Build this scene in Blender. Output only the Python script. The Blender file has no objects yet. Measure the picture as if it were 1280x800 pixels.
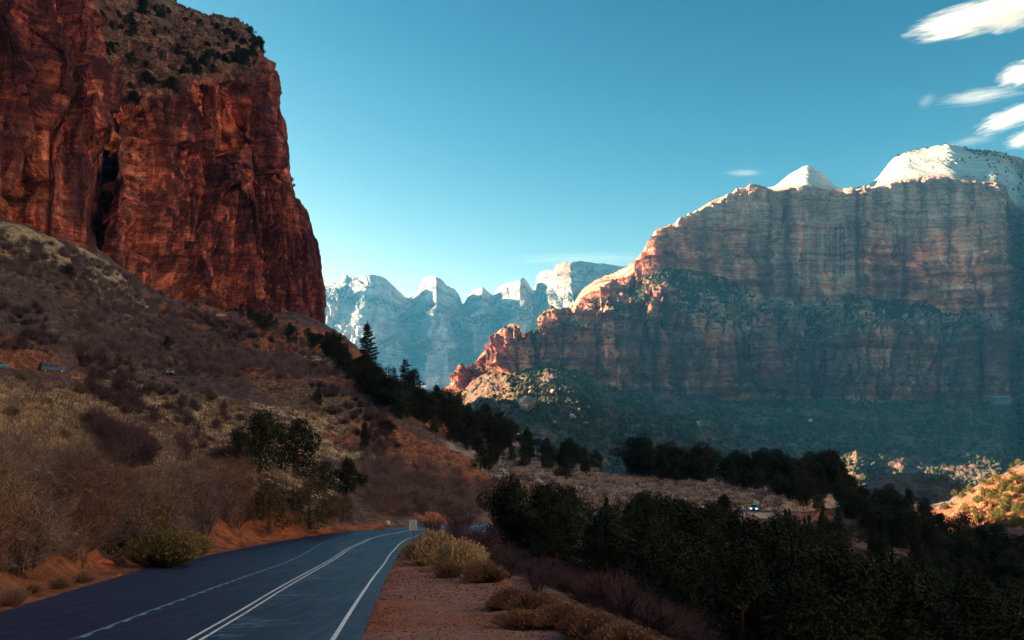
import bpy, math, random
import numpy as np
from mathutils import Vector, Matrix, Euler

# ---------------------------------------------------------------- camera
HAZE = 0.000062
S = bpy.context.scene
COL = S.collection
FP = 1280*30/36.0                 # focal length in photo pixels
PITCH = math.atan(160/FP)         # eye-level line lies 160 px under the centre
cam_d = bpy.data.cameras.new("camera"); cam = bpy.data.objects.new("camera", cam_d); COL.objects.link(cam)
cam_d.lens = 30; cam_d.sensor_width = 36; cam_d.clip_start = 0.1; cam_d.clip_end = 40000
cam.location = (0, 0, 0); cam.rotation_euler = (math.pi/2+PITCH, 0, 0)
S.camera = cam
S.render.resolution_x = 1024; S.render.resolution_y = 640

# ---------------------------------------------------------------- sky, sun, exposure
SUN_AZ, SUN_EL = math.radians(-70), math.radians(18)      # azimuth from the view axis (+y), left is negative
W = bpy.data.worlds.new("World"); S.world = W; W.use_nodes = True
nt = W.node_tree; nt.nodes.clear()
sky = nt.nodes.new("ShaderNodeTexSky"); sky.sky_type = 'NISHITA'; sky.sun_disc = False
sky.sun_elevation = SUN_EL; sky.sun_rotation = SUN_AZ; sky.altitude = 1400
sky.air_density = 1.0; sky.dust_density = 0.6; sky.ozone_density = 1.2
# the sky's own colours, with the deeper teal and stronger contrast the photograph has (one smooth curve per channel)
sep = nt.nodes.new("ShaderNodeSeparateColor"); cmb = nt.nodes.new("ShaderNodeCombineColor"); nt.links.new(sky.outputs[0], sep.inputs[0])
def _m(op, a, b):
    x = nt.nodes.new("ShaderNodeMath"); x.operation = op; nt.links.new(a, x.inputs[0]); x.inputs[1].default_value = b; return x.outputs[0]
for ch, (top, pw, k) in enumerate(((2.55, 3.4, .0451), (4.2, 2.0, .0845), (6.2, 1.62, .0718))):
    nt.links.new(_m('MULTIPLY', _m('POWER', _m('MINIMUM', sep.outputs[ch], top), pw), k*1.36), cmb.inputs[ch])
bg = nt.nodes.new("ShaderNodeBackground"); bg.inputs[1].default_value = 0.12
wo = nt.nodes.new("ShaderNodeOutputWorld")
nt.links.new(cmb.outputs[0], bg.inputs[0]); nt.links.new(bg.outputs[0], wo.inputs[0])
sl = bpy.data.lights.new("sun", 'SUN'); sl.energy = 4.9; sl.angle = math.radians(0.5); sl.color = (1.0, 0.78, 0.50)
sun = bpy.data.objects.new("sun", sl); COL.objects.link(sun)
sd = Vector((math.sin(SUN_AZ)*math.cos(SUN_EL), math.cos(SUN_AZ)*math.cos(SUN_EL), math.sin(SUN_EL)))
sun.rotation_euler = sd.to_track_quat('Z', 'Y').to_euler(); sun.location = sd*300
S.view_settings.view_transform = 'Standard'; S.view_settings.look = 'None'
S.view_settings.exposure = 2.62; S.view_settings.gamma = 1.0
S.cycles.max_bounces = 6; S.cycles.volume_bounces = 2; S.cycles.transparent_max_bounces = 8

# ---------------------------------------------------------------- helpers
def prof(o, **k):
    for a, b in k.items(): o[a] = b
    return o
def Wp(px, py, d):
    """World point seen at photo pixel (px,py), d metres ahead (arrays or floats)."""
    xc = (np.asarray(px, float)-640)/FP; yc = (400-np.asarray(py, float))/FP
    dy = math.cos(PITCH)-yc*math.sin(PITCH); dz = math.sin(PITCH)+yc*math.cos(PITCH)
    s = np.asarray(d, float)/dy
    return np.stack(np.broadcast_arrays(xc*s, dy*s, dz*s), -1)
def tanel(px, py):
    p = Wp(px, py, 1.0); return p[..., 2]/np.hypot(p[..., 0], p[..., 1])

_r = np.random.RandomState(7); PERM = np.tile(_r.permutation(256), 3)
def h3(i, j, k): return PERM[(PERM[(PERM[i & 255]+j) & 255]+k) & 255]
GR = _r.normal(size=(256, 3)); GR /= np.linalg.norm(GR, axis=1)[:, None]
def perlin(x, y, z):
    x, y, z = np.broadcast_arrays(x, y, z)
    i = np.floor(x).astype(int); j = np.floor(y).astype(int); k = np.floor(z).astype(int)
    f = x-i; g = y-j; h = z-k
    u = f*f*f*(f*(f*6-15)+10); v = g*g*g*(g*(g*6-15)+10); w = h*h*h*(h*(h*6-15)+10)
    def c(a, b, e):
        q = GR[h3(i+a, j+b, k+e)]; return q[..., 0]*(f-a)+q[..., 1]*(g-b)+q[..., 2]*(h-e)
    x00 = c(0,0,0)*(1-u)+c(1,0,0)*u; x10 = c(0,1,0)*(1-u)+c(1,1,0)*u
    x01 = c(0,0,1)*(1-u)+c(1,0,1)*u; x11 = c(0,1,1)*(1-u)+c(1,1,1)*u
    return ((x00*(1-v)+x10*v)*(1-w)+(x01*(1-v)+x11*v)*w)*1.6
def fbm(x, y, z, o=4, g=0.5):
    t = 0; a = 1; n = 0
    for q in range(o):
        t = t+a*perlin(x+7.3*q, y-3.1*q, z+1.7*q); n += a; a *= g; x = x*2.03; y = y*2.03; z = z*2.03
    return t/n
def ridged(x, y, z, o=4):
    t = 0; a = 1; n = 0
    for q in range(o):
        t = t+a*(1-2*np.abs(perlin(x+5.3*q, y+2.1*q, z-1.7*q))); n += a; a *= .5; x = x*2.1; y = y*2.1; z = z*2.1
    return t/n
RT = _r.rand(256, 4)
def blocks(x, y, seed=0):
    """Voronoi facets: per-cell offset + tilt, and distance to the cell border."""
    i0 = np.floor(x).astype(int); j0 = np.floor(y).astype(int)
    f1 = np.full(x.shape, 9.); f2 = np.full(x.shape, 9.); val = np.zeros(x.shape)
    for a in (-1, 0, 1):
        for b in (-1, 0, 1):
            r = RT[h3(i0+a, j0+b, seed*17)]
            dx = i0+a+r[..., 0]-x; dy = j0+b+r[..., 1]-y; d = dx*dx+dy*dy
            v = (r[..., 2]-.5)*2+dx*(r[..., 3]-.5)*1.5
            near = d < f1
            f2 = np.where(near, f1, np.minimum(f2, d)); val = np.where(near, v, val); f1 = np.where(near, d, f1)
    return val, np.sqrt(f2)-np.sqrt(f1)
def sst(a, b, x):
    t = np.clip((x-a)/(b-a), 0, 1); return t*t*(3-2*t)

def mesh_np(name, V, F, mat=None, smooth=False, cols=None):
    """V (n,3); F a list of (m,k) index arrays; cols {name: (n,4)} point colours."""
    if not (isinstance(F, (list, tuple)) and len(F) and isinstance(F[0], np.ndarray) and F[0].ndim == 2): F = [np.asarray(F)]
    F = [np.asarray(f, dtype=np.int32) for f in F if len(f)]
    me = bpy.data.meshes.new(name)
    V = np.asarray(V, dtype=np.float32)
    me.vertices.add(len(V)); me.vertices.foreach_set("co", V.ravel())
    loops = np.concatenate([f.ravel() for f in F]); tot = np.concatenate([np.full(len(f), f.shape[1], np.int32) for f in F])
    me.loops.add(len(loops)); me.loops.foreach_set("vertex_index", loops)
    me.polygons.add(len(tot)); st = np.zeros(len(tot), np.int32); st[1:] = np.cumsum(tot)[:-1]
    me.polygons.foreach_set("loop_start", st); me.polygons.foreach_set("loop_total", tot)
    me.polygons.foreach_set("use_smooth", np.full(len(tot), smooth))
    for k, c in (cols or {}).items():
        at = me.attributes.new(k, 'FLOAT_COLOR', 'POINT'); at.data.foreach_set("color", np.asarray(c, np.float32).ravel())
    me.update(); me.validate()
    for m in (mat if isinstance(mat, (list, tuple)) else [mat]):
        if m: me.materials.append(m)
    return me
def link(name, me, parent=None, loc=None, **props):
    o = bpy.data.objects.new(name, me); COL.objects.link(o)
    if parent is not None: o.parent = parent
    if loc is not None: o.location = loc
    return prof(o, **props)
def grid_faces(n, m, flip=False):
    a = np.arange(n*m).reshape(n, m)
    q = np.stack([a[:-1, :-1], a[:-1, 1:], a[1:, 1:], a[1:, :-1]], -1).reshape(-1, 4)
    return q[:, ::-1] if flip else q

# ---------------------------------------------------------------- materials
def M(name, rough=.9, spec=.2):
    m = bpy.data.materials.new(name); m.use_nodes = True; n = m.node_tree
    b = n.nodes["Principled BSDF"]; b.inputs["Roughness"].default_value = rough; b.inputs["Specular IOR Level"].default_value = spec
    return m, n, b
def N(n, t, **k):
    x = n.nodes.new("ShaderNode"+t)
    for a, b in k.items(): setattr(x, a, b)
    return x
def noise(n, vec, scale, detail=6, rough=.6, sc=(1,1,1), dist=0):
    mp = N(n, "Mapping"); mp.inputs["Scale"].default_value = sc; n.links.new(vec, mp.inputs[0])
    t = N(n, "TexNoise"); t.inputs["Scale"].default_value = scale; t.inputs["Detail"].default_value = detail
    t.inputs["Roughness"].default_value = rough; t.inputs["Distortion"].default_value = dist
    n.links.new(mp.outputs[0], t.inputs["Vector"]); return t.outputs[0]
def ramp(n, fac, stops):
    r = N(n, "ValToRGB"); e = r.color_ramp.elements
    while len(e) < len(stops): e.new(.5)
    for q, (p, c) in zip(e, stops):
        q.position = p; q.color = (c, c, c, 1) if isinstance(c, (int, float)) else (*c, 1)
    n.links.new(fac, r.inputs[0]); return r.outputs[0]
def mix(n, fac, a, b, mode='MIX'):
    x = N(n, "Mix", data_type='RGBA', blend_type=mode)
    for s, v in ((0, fac), (6, a), (7, b)):
        if isinstance(v, (int, float)): x.inputs[s].default_value = v if s == 0 else (v, v, v, 1)
        elif isinstance(v, tuple): x.inputs[s].default_value = (*v, 1)
        else: n.links.new(v, x.inputs[s])
    return x.outputs[2]
def mth(n, op, a, b=0.0):
    x = N(n, "Math", operation=op)
    for s, v in ((0, a), (1, b)):
        if isinstance(v, (int, float)): x.inputs[s].default_value = v
        else: n.links.new(v, x.inputs[s])
    return x.outputs[0]
def bump(n, b, h, strength, dist):
    x = N(n, "Bump"); x.inputs["Strength"].default_value = strength; x.inputs["Distance"].default_value = dist
    n.links.new(h, x.inputs["Height"]); n.links.new(x.outputs[0], b.inputs["Normal"])
def zones(n):
    a = N(n, "Attribute", attribute_name="zone"); s = N(n, "SeparateColor"); n.links.new(a.outputs["Color"], s.inputs[0])
    return s.outputs[0], s.outputs[1], s.outputs[2], a.outputs["Alpha"]

def rock_mat(name, base, strat=1.0, k=1.0, bd=1.0, pal=((.26, .17, .12), (.50, .38, .29), (.74, .62, .50)), streak=.75):
    """base: 4 colours dark..light of the stone; k = size of the features in metres relative to the near cliff.
    zone: R pale upper stone, G plants on ledges, B dark mineral varnish, A reddish talus soil, also orange sunlight painted on one far peak"""
    m, n, b = M(name, .95, .1)
    P = N(n, "NewGeometry").outputs["Position"]
    st = noise(n, P, .05/k, 7, .65, (.22, .22, 5.0), .6)
    big = noise(n, P, .018/k, 4, .6)
    fine = noise(n, P, .35/k, 6, .7)
    vert = noise(n, P, .16/k, 5, .6, (1, 1, .06), .4)
    vert2 = noise(n, P, .04/k, 4, .6, (1, 1, .1), .8)
    f = mth(n, 'ADD', mth(n, 'MULTIPLY', st, .55*strat), mth(n, 'ADD', mth(n, 'MULTIPLY', big, .30-.275*(strat-1)), mth(n, 'MULTIPLY', fine, .32-.275*(strat-1))))
    c = ramp(n, f, [(.47, base[0]), (.56, base[1]), (.63, base[2]), (.74, base[3])])
    R, G, B, A = zones(n)
    # single faces of stone differ in tone: cells stretched upright, and flat ones along the beds
    def cells(scale, sc, lo, hi, cc):
        mp = N(n, "Mapping"); mp.inputs["Scale"].default_value = sc; n.links.new(wa.outputs[0], mp.inputs[0])
        vo = N(n, "TexVoronoi"); vo.inputs["Scale"].default_value = scale; n.links.new(mp.outputs[0], vo.inputs["Vector"])
        sp = N(n, "SeparateColor"); n.links.new(vo.outputs["Color"], sp.inputs[0])
        return mix(n, 1.0, cc, ramp(n, sp.outputs[0], [(.0, lo), (.55, (1, 1, 1)), (1.0, hi)]), 'MULTIPLY')
    wv = N(n, "VectorMath", operation='SCALE'); wn = N(n, "TexNoise"); wn.inputs["Scale"].default_value = .05/k; wn.inputs["Detail"].default_value = 5
    n.links.new(P, wn.inputs["Vector"]); n.links.new(wn.outputs["Color"], wv.inputs[0]); wv.inputs["Scale"].default_value = 16*k
    wa = N(n, "VectorMath", operation='ADD'); n.links.new(P, wa.inputs[0]); n.links.new(wv.outputs[0], wa.inputs[1])
    c = cells(.07/k, (1, 1, .28), (.52, .48, .54), (1.7, 1.6, 1.5), c); c = cells(.22/k, (1, 1, .45), (.60, .58, .62), (1.5, 1.4, 1.35), c)
    c = cells(.12/k, (.3, .3, 2.4), (.72, .70, .72), (1.25, 1.22, 1.2), c)
    pale = ramp(n, mth(n, 'ADD', mth(n, 'MULTIPLY', st, .5), mth(n, 'MULTIPLY', fine, .5)), [(.36, pal[0]), (.5, pal[1]), (.68, pal[2])])
    c = mix(n, R, c, pale)
    gr_ = noise(n, P, 1.3/k, 5, .75); ln_ = noise(n, P, .25/k, 6, .72, (.12, .12, 3.2), .3)
    c = mix(n, 1.0, c, ramp(n, gr_, [(.34, .60), (.5, 1.0), (.66, 1.35)]), 'MULTIPLY'); c = mix(n, 1.0, c, ramp(n, ln_, [(.36, .55), (.47, 1.0), (.62, 1.22)]), 'MULTIPLY')
    # desert varnish: vertical streaks, stronger where zone B says
    v = ramp(n, mth(n, 'MULTIPLY', vert, mth(n, 'ADD', vert2, .5)), [(.42, 0.0), (.62, 1.0)])
    vs = mth(n, 'MULTIPLY', v, streak)
    c = mix(n, vs, c, (base[0][0]*.5, base[0][1]*.55, base[0][2]*.7))
    dk = mth(n, 'MULTIPLY', B, ramp(n, vert, [(.30, .45), (.55, 1.0)]))
    c = mix(n, dk, c, (base[0][0]*.40, base[0][1]*.5, base[0][2]*.8))
    # joints: thin dark lines, mostly upright, and thinner bedding lines
    def joint(scale, sc, w0, w1):
        mp = N(n, "Mapping"); mp.inputs["Scale"].default_value = sc; n.links.new(wa.outputs[0], mp.inputs[0])
        vo = N(n, "TexVoronoi", feature='DISTANCE_TO_EDGE'); vo.inputs["Scale"].default_value = scale; n.links.new(mp.outputs[0], vo.inputs["Vector"])
        return ramp(n, vo.outputs["Distance"], [(w0, 1.0), (w1, 0.0)])
    j1 = joint(.055/k, (1, 1, .22), .0, .05); j2 = joint(.16/k, (1, 1, .4), .0, .06); j3 = joint(.10/k, (.25, .25, 2.2), .0, .07)
    jm = mth(n, 'MULTIPLY', mth(n, 'MAXIMUM', j1, mth(n, 'MAXIMUM', mth(n, 'MULTIPLY', j2, .6), mth(n, 'MULTIPLY', j3, .55))), ramp(n, big, [(.35, 1.0), (.62, .25)]))
    c = mix(n, mth(n, 'MULTIPLY', jm, .8), c, (base[0][0]*.3, base[0][1]*.35, base[0][2]*.5))
    cap_ = N(n, "Math", operation='SUBTRACT', use_clamp=True); n.links.new(R, cap_.inputs[0]); cap_.inputs[1].default_value = 1.0
    c = mix(n, cap_.outputs[0], c, ramp(n, mth(n, 'ADD', mth(n, 'MULTIPLY', st, .7), mth(n, 'MULTIPLY', fine, .3)), [(.36, (.60, .56, .50)), (.52, (.80, .77, .70)), (.7, (.90, .88, .82))]))
    soil = ramp(n, fine, [(.35, (.13, .07, .05)), (.5, (.28, .17, .12)), (.65, (.42, .28, .20))])
    c = mix(n, A, c, soil)
    vg = mth(n, 'MULTIPLY', G, ramp(n, noise(n, P, .5/k, 3, .7), [(.42, 0.0), (.52, 1.0)]))
    c = mix(n, vg, c, (.028, .04, .022))
    n.links.new(c, b.inputs["Base Color"])
    hh = mth(n, 'SUBTRACT', mth(n, 'ADD', mth(n, 'MULTIPLY', st, 1.3), mth(n, 'ADD', mth(n, 'MULTIPLY', vert, .3), fine)), mth(n, 'MULTIPLY', jm, .5))
    bump(n, b, hh, .9, 2.2*k*bd)
    return m
# ================================================================ GROUND
def z_road(y):
    y = np.asarray(y, float); return -(3.1+.084*y)+.0007*np.clip(y-60, 0, 80)**2
def d_road(py):
    t = np.linspace(5, 135, 6000); a = z_road(t)/t
    T = Wp(640, py, 1.0)[..., 2]
    return np.interp(T, np.maximum.accumulate(a), t)
def track(pts):
    p = np.array(pts, float); d = d_road(p[:, 1]); w = Wp(p[:, 0], p[:, 1], d)
    return w[:, :2]
LEFT = track([(0,765),(100,735),(200,705),(300,685),(350,676),(400,668),(460,661.5),(500,658.5),(528,657)])
DASH = track([(89,800),(202,758),(304,721),(402,678),(434,669.5),(460,665),(500,660.2),(528,658)])
YEL = track([(243,800),(300,767),(350,736),(400,708),(434,686),(467,671),(511,663.0),(531,660)])
WHT = track([(417,798),(444,755),(467,721),(487,693),(501,677.6),(514,671.5),(531,667)])
def smooth_path(P, n, pre, post):
    P = np.array(P); P = np.vstack([P[0]+(P[0]-P[1])/np.linalg.norm(P[0]-P[1])*pre, P, P[-1]+post])
    s = np.r_[0, np.cumsum(np.linalg.norm(np.diff(P, axis=0), axis=1))]
    t = np.linspace(0, s[-1], n); k = np.ones(31)/31
    out = []
    for c in (0, 1):
        v = np.interp(t, s, P[:, c]); vp = np.r_[v[0]+(v[0]-v[1:16][::-1]), v, v[-1]+(v[-1]-v[-16:-1][::-1])]
        out.append(np.convolve(vp, k, 'valid'))
    return np.stack(out, 1)
NR = 500
PL = smooth_path(LEFT, NR, 60, np.array([22., 9])); PD = smooth_path(DASH, NR, 45, np.array([22., 9]))
PY_ = smooth_path(YEL, NR, 45, np.array([22., 8])); PW = smooth_path(WHT, NR, 45, np.array([21., 7.5]))
def offs(P, w):
    t = np.gradient(P, axis=0); t /= np.linalg.norm(t, axis=1)[:, None]
    return P+np.stack([t[:, 1], -t[:, 0]], 1)*w
PR = offs(PW, .75)
def x_left(y): o = np.argsort(PL[:, 1]); return np.interp(y, PL[o, 1], PL[o, 0])
_o = np.argsort(PR[:, 1])
SH = np.array([(-60, 9), (0, 6), (22, 3.6), (29, 2.0), (37, .2), (51, -1.6), (66, -5.0), (80, -8.2), (95, -8.5), (110, -3.5), (118, 4), (130, 30)], float)
def x_sh(y): return np.interp(y, SH[:, 0], SH[:, 1])

CP = [(0,700,36),(0,640,46),(0,560,66),(0,490,120),(0,284,300),(-300,700,30),(-300,560,60),(-300,300,200),(-150,450,150),(-150,600,45),
 (67,470,183),(100,692,46),(100,640,60),(100,560,95),(100,500,150),(100,400,260),(100,308,335),(200,660,62),(200,600,88),(200,540,130),(200,480,230),
 (212,470,270),(200,400,330),(190,368,375),(300,660,77),(300,600,112),(300,520,190),(300,450,300),(300,402,410),(400,655,102),(400,600,150),(400,520,230),
 (400,450,360),(400,413,470),(440,436,400),(480,650,128),(480,600,172),(480,540,230),(480,482,320),(455,466,355),(560,645,150),(560,600,200),(560,545,270),(560,512,320),
 (640,642,180),(640,600,240),(640,552,305),(720,652,190),(720,612,240),(720,590,290),(800,643,205),(800,610,260),(800,597,300),(900,650,210),(900,624,250),
 (900,606,290),(960,642,236),(1000,640,240),(1040,612,320),(1100,634,300),(1200,676,255),(1280,712,220),(1280,800,150),(1000,725,120),(1130,760,140),(800,768,56),(900,815,46),
 (700,738,68),(640,708,92),(600,686,118),(1100,840,60),(1280,900,50),(1280,1100,25),(1000,1000,20),(1600,850,90),(1600,735,250),
 (1200,645,460),(1222,617,490),(1240,606,500),(1280,586,510),(1340,563,530),(1260,655,420),(1340,640,430),(1500,560,540),(1140,596,640),(1100,600,630),(1180,596,650),(1150,626,600),(1225,626,620),(1300,604,640)]
CZ = [(560,450,-30),(640,450,-50),(760,450,-62),(900,450,-60),(1020,430,-50),(1100,370,-52),(1200,340,-55),(1300,320,-50),(440,520,15),(500,520,-10),(560,620,-75),(700,620,-85),(850,620,-75),(1000,560,-50),
 (1240,575,-62),(1300,580,-50),(1140,730,-60),(1240,740,-66),(1000,730,-75),(1400,760,-60),
 (0,400,92),(0,700,92),(200,480,76),(200,800,60),(330,600,50),(330,900,-20),(-300,420,88),(420,700,-30),(450,900,-70),(700,900,-80),(1000,900,-70),(1300,900,-60),(1700,600,-40),(1700,900,-60)]
cx = []; cz = []
for px, py, d in CP:
    w = Wp(px, py, d); cx.append((w[0], w[1])); cz.append(w[2])
for px, d, z in CZ:
    w = Wp(px, 560, d); cx.append((w[0], w[1])); cz.append(z)
for y in (5, 12, 20, 30, 42, 60, 80, 100, 116):
    for x in np.linspace(float(x_left(y))-.5, float(x_sh(y)), 4): cx.append((x, y)); cz.append(float(z_road(y)))
for a in (40, 70, 110, 150, -150, -110, -70, -45):
    for r in (8, 25, 100, 400, 900):
        x, y = r*math.sin(math.radians(a)), r*math.cos(math.radians(a))
        side = .5 if a < 0 else -.25
        cx.append((x, y)); cz.append(-3.1-.084*y+side*max(0, r-14)*(.7 if r < 200 else .3) if r < 500 else (120 if a < 0 else -60))
cx = np.array(cx); cz = np.array(cz)
def uv(x, y):
    r = np.hypot(x, y); return np.stack([np.arctan2(x, y)*2.2, np.log(r+4)], -1), r+1e-6
cu, cr_ = uv(cx[:, 0], cx[:, 1])
def phi(A, B):
    d2 = ((A[:, None, :]-B[None, :, :])**2).sum(-1); return np.sqrt(d2+.0016)
n_ = len(cu); Am = np.zeros((n_+1, n_+1)); Am[:n_, :n_] = phi(cu, cu)+np.eye(n_)*-.004; Am[:n_, n_] = 1; Am[n_, :n_] = 1
sol = np.linalg.solve(Am, np.r_[cz/cr_, 0])
def z_base(x, y):
    sh = x.shape; x = x.ravel(); y = y.ravel(); out = np.empty(x.size)
    for i in range(0, x.size, 40000):
        q, r = uv(x[i:i+40000], y[i:i+40000]); out[i:i+40000] = (phi(q, cu)@sol[:n_]+sol[n_])*r
    return out.reshape(sh)
# switchback shelf of the upper road (centre line px, py, d)
UP = np.array([(-260,452,130),(-100,458,158),(0,462,175),(67,466,186),(130,468,215),(212,469,270),(300,458,330),(380,444,370),(450,436,400)], float)
UPW = Wp(UP[:, 0], UP[:, 1], UP[:, 2])
LOW = np.array([(531,664,119),(600,660,134),(680,650,165),(760,641,196),(820,638,212),(890,638,226),(950,639,236),(1010,640,246),(1080,650,270)], float)
LOWW = Wp(LOW[:, 0], LOW[:, 1], LOW[:, 2]); LOWW[0, 2] = z_road(119)
def dense(Pw, n=160):
    s = np.r_[0, np.cumsum(np.linalg.norm(np.diff(Pw, axis=0), axis=1))]; t = np.linspace(0, s[-1], n)
    P = np.stack([np.interp(t, s, Pw[:, c]) for c in range(3)], 1); k = np.ones(9)/9
    Q = np.vstack([P[:1]]*4+[P]+[P[-1:]]*4); return np.stack([np.convolve(Q[:, c], k, 'valid') for c in range(3)], 1)
UPD, LOWD = dense(UPW), dense(LOWW)
def shelf(x, y, z, P, hw, soft):
    f = ((x > P[:, 0].min()-20) & (x < P[:, 0].max()+20) & (y > P[:, 1].min()-20) & (y < P[:, 1].max()+20))
    xi, yi = x[f], y[f]; best = np.full(xi.shape, 1e9); zz = np.zeros(xi.shape)
    for p in P:
        d = (xi-p[0])**2+(yi-p[1])**2; m = d < best; best[m] = d[m]; zz[m] = p[2]
    w = 1-sst(hw, hw+soft, np.sqrt(best)); z = z.copy(); z[f] = z[f]*(1-w)+(zz-.12)*w; return z
def z_ground(x, y):
    z = z_base(x, y); r = np.hypot(x, y)
    rough = fbm(x/26, y/26, 0*x, 4)*np.clip((r-60)/160, 0, 1)*3.0+ridged(x/60, y/60, 0*x+3, 3)*np.clip((r-120)/300, 0, 1)*2.6+ridged(x/16, y/16, 0*x+8, 3)*np.clip((r-90)/250, 0, 1)*1.1*(1+1.2*(r > 380))
    # gullies running down the left slope
    rough = rough+fbm(x/5, y/5, 0*x+5, 3)*np.clip((r-12)/60, 0, 1)*.75+ridged((x+y*.3)/13, (y-x*.3)/30, 0*x+6, 3)*np.clip((r-50)/90, 0, 1)*np.clip((420-r)/80, 0, 1)*(x < 20)*1.3
    z = z+rough
    zr = z_road(y)
    dl = x_left(y)-x; dr = x-x_sh(y)
    wl = 1-sst(1.5, 7.0, dl+fbm(x/3, y/3, 0*x, 3)*1.5); wr = 1-sst(0, 5, dr+fbm(x/3, y/3, 0*x+9, 3)*1.6)
    wy = (1-sst(112, 126, y))
    w = wl*wr*wy
    edge = np.minimum(sst(-.4, .6, dl)+sst(-.2, .8, x-(np.interp(y, PR[_o, 1], PR[_o, 0]))), 1)
    z = z*(1-w)+(zr-.10+edge*(.07+fbm(x/1.2, y/1.2, 0*x, 3)*.06))*w
    z = shelf(x, y, z, UPD, 4.2, 3.0); z = shelf(x, y, z, LOWD, 4.0, 4.0)
    return z
az = np.r_[np.linspace(-180, -60, 24)[:-1], np.linspace(-60, -34, 24)[:-1], np.linspace(-34, 34, 620), np.linspace(34, 60, 24)[1:], np.linspace(60, 180, 24)[1:]]
az = np.radians(az)
rr = np.r_[0.0, np.geomspace(2, 10, 12)[:-1], np.geomspace(10, 760, 470), np.geomspace(760, 14000, 40)[1:]]
A, R = np.meshgrid(az, rr)
X = R*np.sin(A); Y = R*np.cos(A)
Z = np.empty_like(X); ni = R < 900
Z[ni] = z_ground(X[ni], Y[ni]); Z[~ni] = -70
wf = sst(700, 880, R); Z = np.where(R < 900, Z*(1-wf)-70*wf, Z-12*sst(1000, 5000, R))
Z[0] = z_ground(np.array([0.]), np.array([.01]))[0]
ZG = Z
def gz(x, y):
    """ground height at (x, y) from the built sheet"""
    a = np.arctan2(x, y); r = np.hypot(x, y)
    i = np.clip(np.interp(r, rr, np.arange(len(rr))), 0, len(rr)-1.001); j = np.clip(np.interp(a, az, np.arange(len(az))), 0, len(az)-1.001)
    i0 = i.astype(int) if hasattr(i, 'astype') else int(i); j0 = j.astype(int) if hasattr(j, 'astype') else int(j)
    f = i-i0; g = j-j0
    return (ZG[i0, j0]*(1-f)+ZG[i0+1, j0]*f)*(1-g)+(ZG[i0, j0+1]*(1-f)+ZG[i0+1, j0+1]*f)*g
def hit(px, py, rmin=12):
    """first ground point seen at photo pixel (px, py)"""
    w = Wp(px, py, 1.0); a = math.atan2(w[0], w[1]); e = w[2]/math.hypot(w[0], w[1])
    x = rr*math.sin(a); y = rr*math.cos(a); jj = np.interp(a, az, np.arange(len(az))); j0 = int(jj); g = jj-j0
    zc = ZG[:, j0]*(1-g)+ZG[:, j0+1]*g
    m = (zc[1:]/np.maximum(rr[1:], 1e-3) >= e) & (rr[1:] >= rmin)
    if not m.any(): return None
    k = int(np.argmax(m))+1; r0, r1 = rr[k-1], rr[k]
    d0 = zc[k-1]-e*r0; d1 = zc[k]-e*r1; t = 1 if d1 == d0 else min(max(-d0/(d1-d0), 0), 1); r = r0+(r1-r0)*t
    return Vector((r*math.sin(a), r*math.cos(a), zc[k-1]+(zc[k]-zc[k-1])*t))
# ground cover zones, laid out round places on the ground
def blob(px, py, rx, ry):
    p = hit(px, py)
    return (p, rx, ry)
ZW = fbm(X/9, Y/9, 0*X+2, 3)*.6
def zone(lst):
    out = np.zeros_like(X)
    for px, py, r in lst:
        p = hit(px, py)
        if p is None: continue
        dd = np.hypot(X-p.x, Y-p.y)+ZW*r
        out = np.maximum(out, 1-sst(r*.55, r*1.1, dd))
    return out
grass = zone([(20,500,22),(60,500,16),(90,520,16),(130,560,16),(200,520,22),(250,525,24),(300,555,20),(330,580,14),(180,560,12),(110,470,14),(380,520,18),(420,560,16),(410,450,14),(150,590,12),(650,600,14),(700,592,12),(770,628,10),(720,630,9),(520,690,3),(30,300,25),(80,330,20),(140,345,16)])
red = zone([(40,735,8),(120,715,8),(200,690,6),(290,672,7),(350,665,8),(480,560,16),(520,560,22),(560,590,22),(600,575,16),(440,436,18),(400,430,16),(300,400,30),(350,425,25),(20,440,20),(560,540,16),(250,400,22),(330,470,14),(960,636,16),(1000,642,12),(880,640,8),(430,480,14),(530,640,8)])
sage = zone([(680,590,32),(740,596,38),(800,606,38),(860,612,38),(640,580,24),(900,606,34),(960,614,32),(1000,622,20),(700,608,26),(780,620,24),(860,626,20)])
gold = zone([(1230,630,45),(1280,620,60)])*1.0  # golden sunlight on the right-hand hill, put into its soil colour
dxr = X-np.interp(Y, PR[_o, 1], PR[_o, 0])
shd = (sst(-3, .0, dxr)*(1-sst(-1, 2.0, X-x_sh(Y)))*(Y < 120)*(R < 150))      # gravelly pull-out beside the road
shl = (1-sst(1.0, 5.0, x_left(Y)-X))*(Y < 120)*(X < 0)*(R < 160)
red = np.clip(np.maximum(red, np.maximum(shl, gold)), 0, 1)
C = np.stack([grass, red, sage, shd], -1).reshape(-1, 4)
gm, n, b = M("canyon_soil", .97, .08)
P = N(n, "NewGeometry").outputs["Position"]
n1 = noise(n, P, .12, 6, .65); n2 = noise(n, P, 1.3, 6, .7); n3 = noise(n, P, 9, 4, .7); n4 = noise(n, P, 45, 3, .7)
R_, G_, B_, A_ = zones(n)
soil = ramp(n, mth(n, 'ADD', mth(n, 'MULTIPLY', n1, .5), mth(n, 'MULTIPLY', n2, .5)), [(.36, (.075, .055, .058)), (.5, (.16, .115, .110)), (.66, (.30, .215, .19))])
grs = ramp(n, n2, [(.35, (.34, .25, .14)), (.5, (.58, .46, .29)), (.66, (.74, .62, .42))])
redc = ramp(n, mth(n, 'ADD', mth(n, 'MULTIPLY', n2, .6), mth(n, 'MULTIPLY', n3, .4)), [(.36, (.22, .080, .045)), (.52, (.44, .165, .085)), (.68, (.60, .29, .15))])
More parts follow.
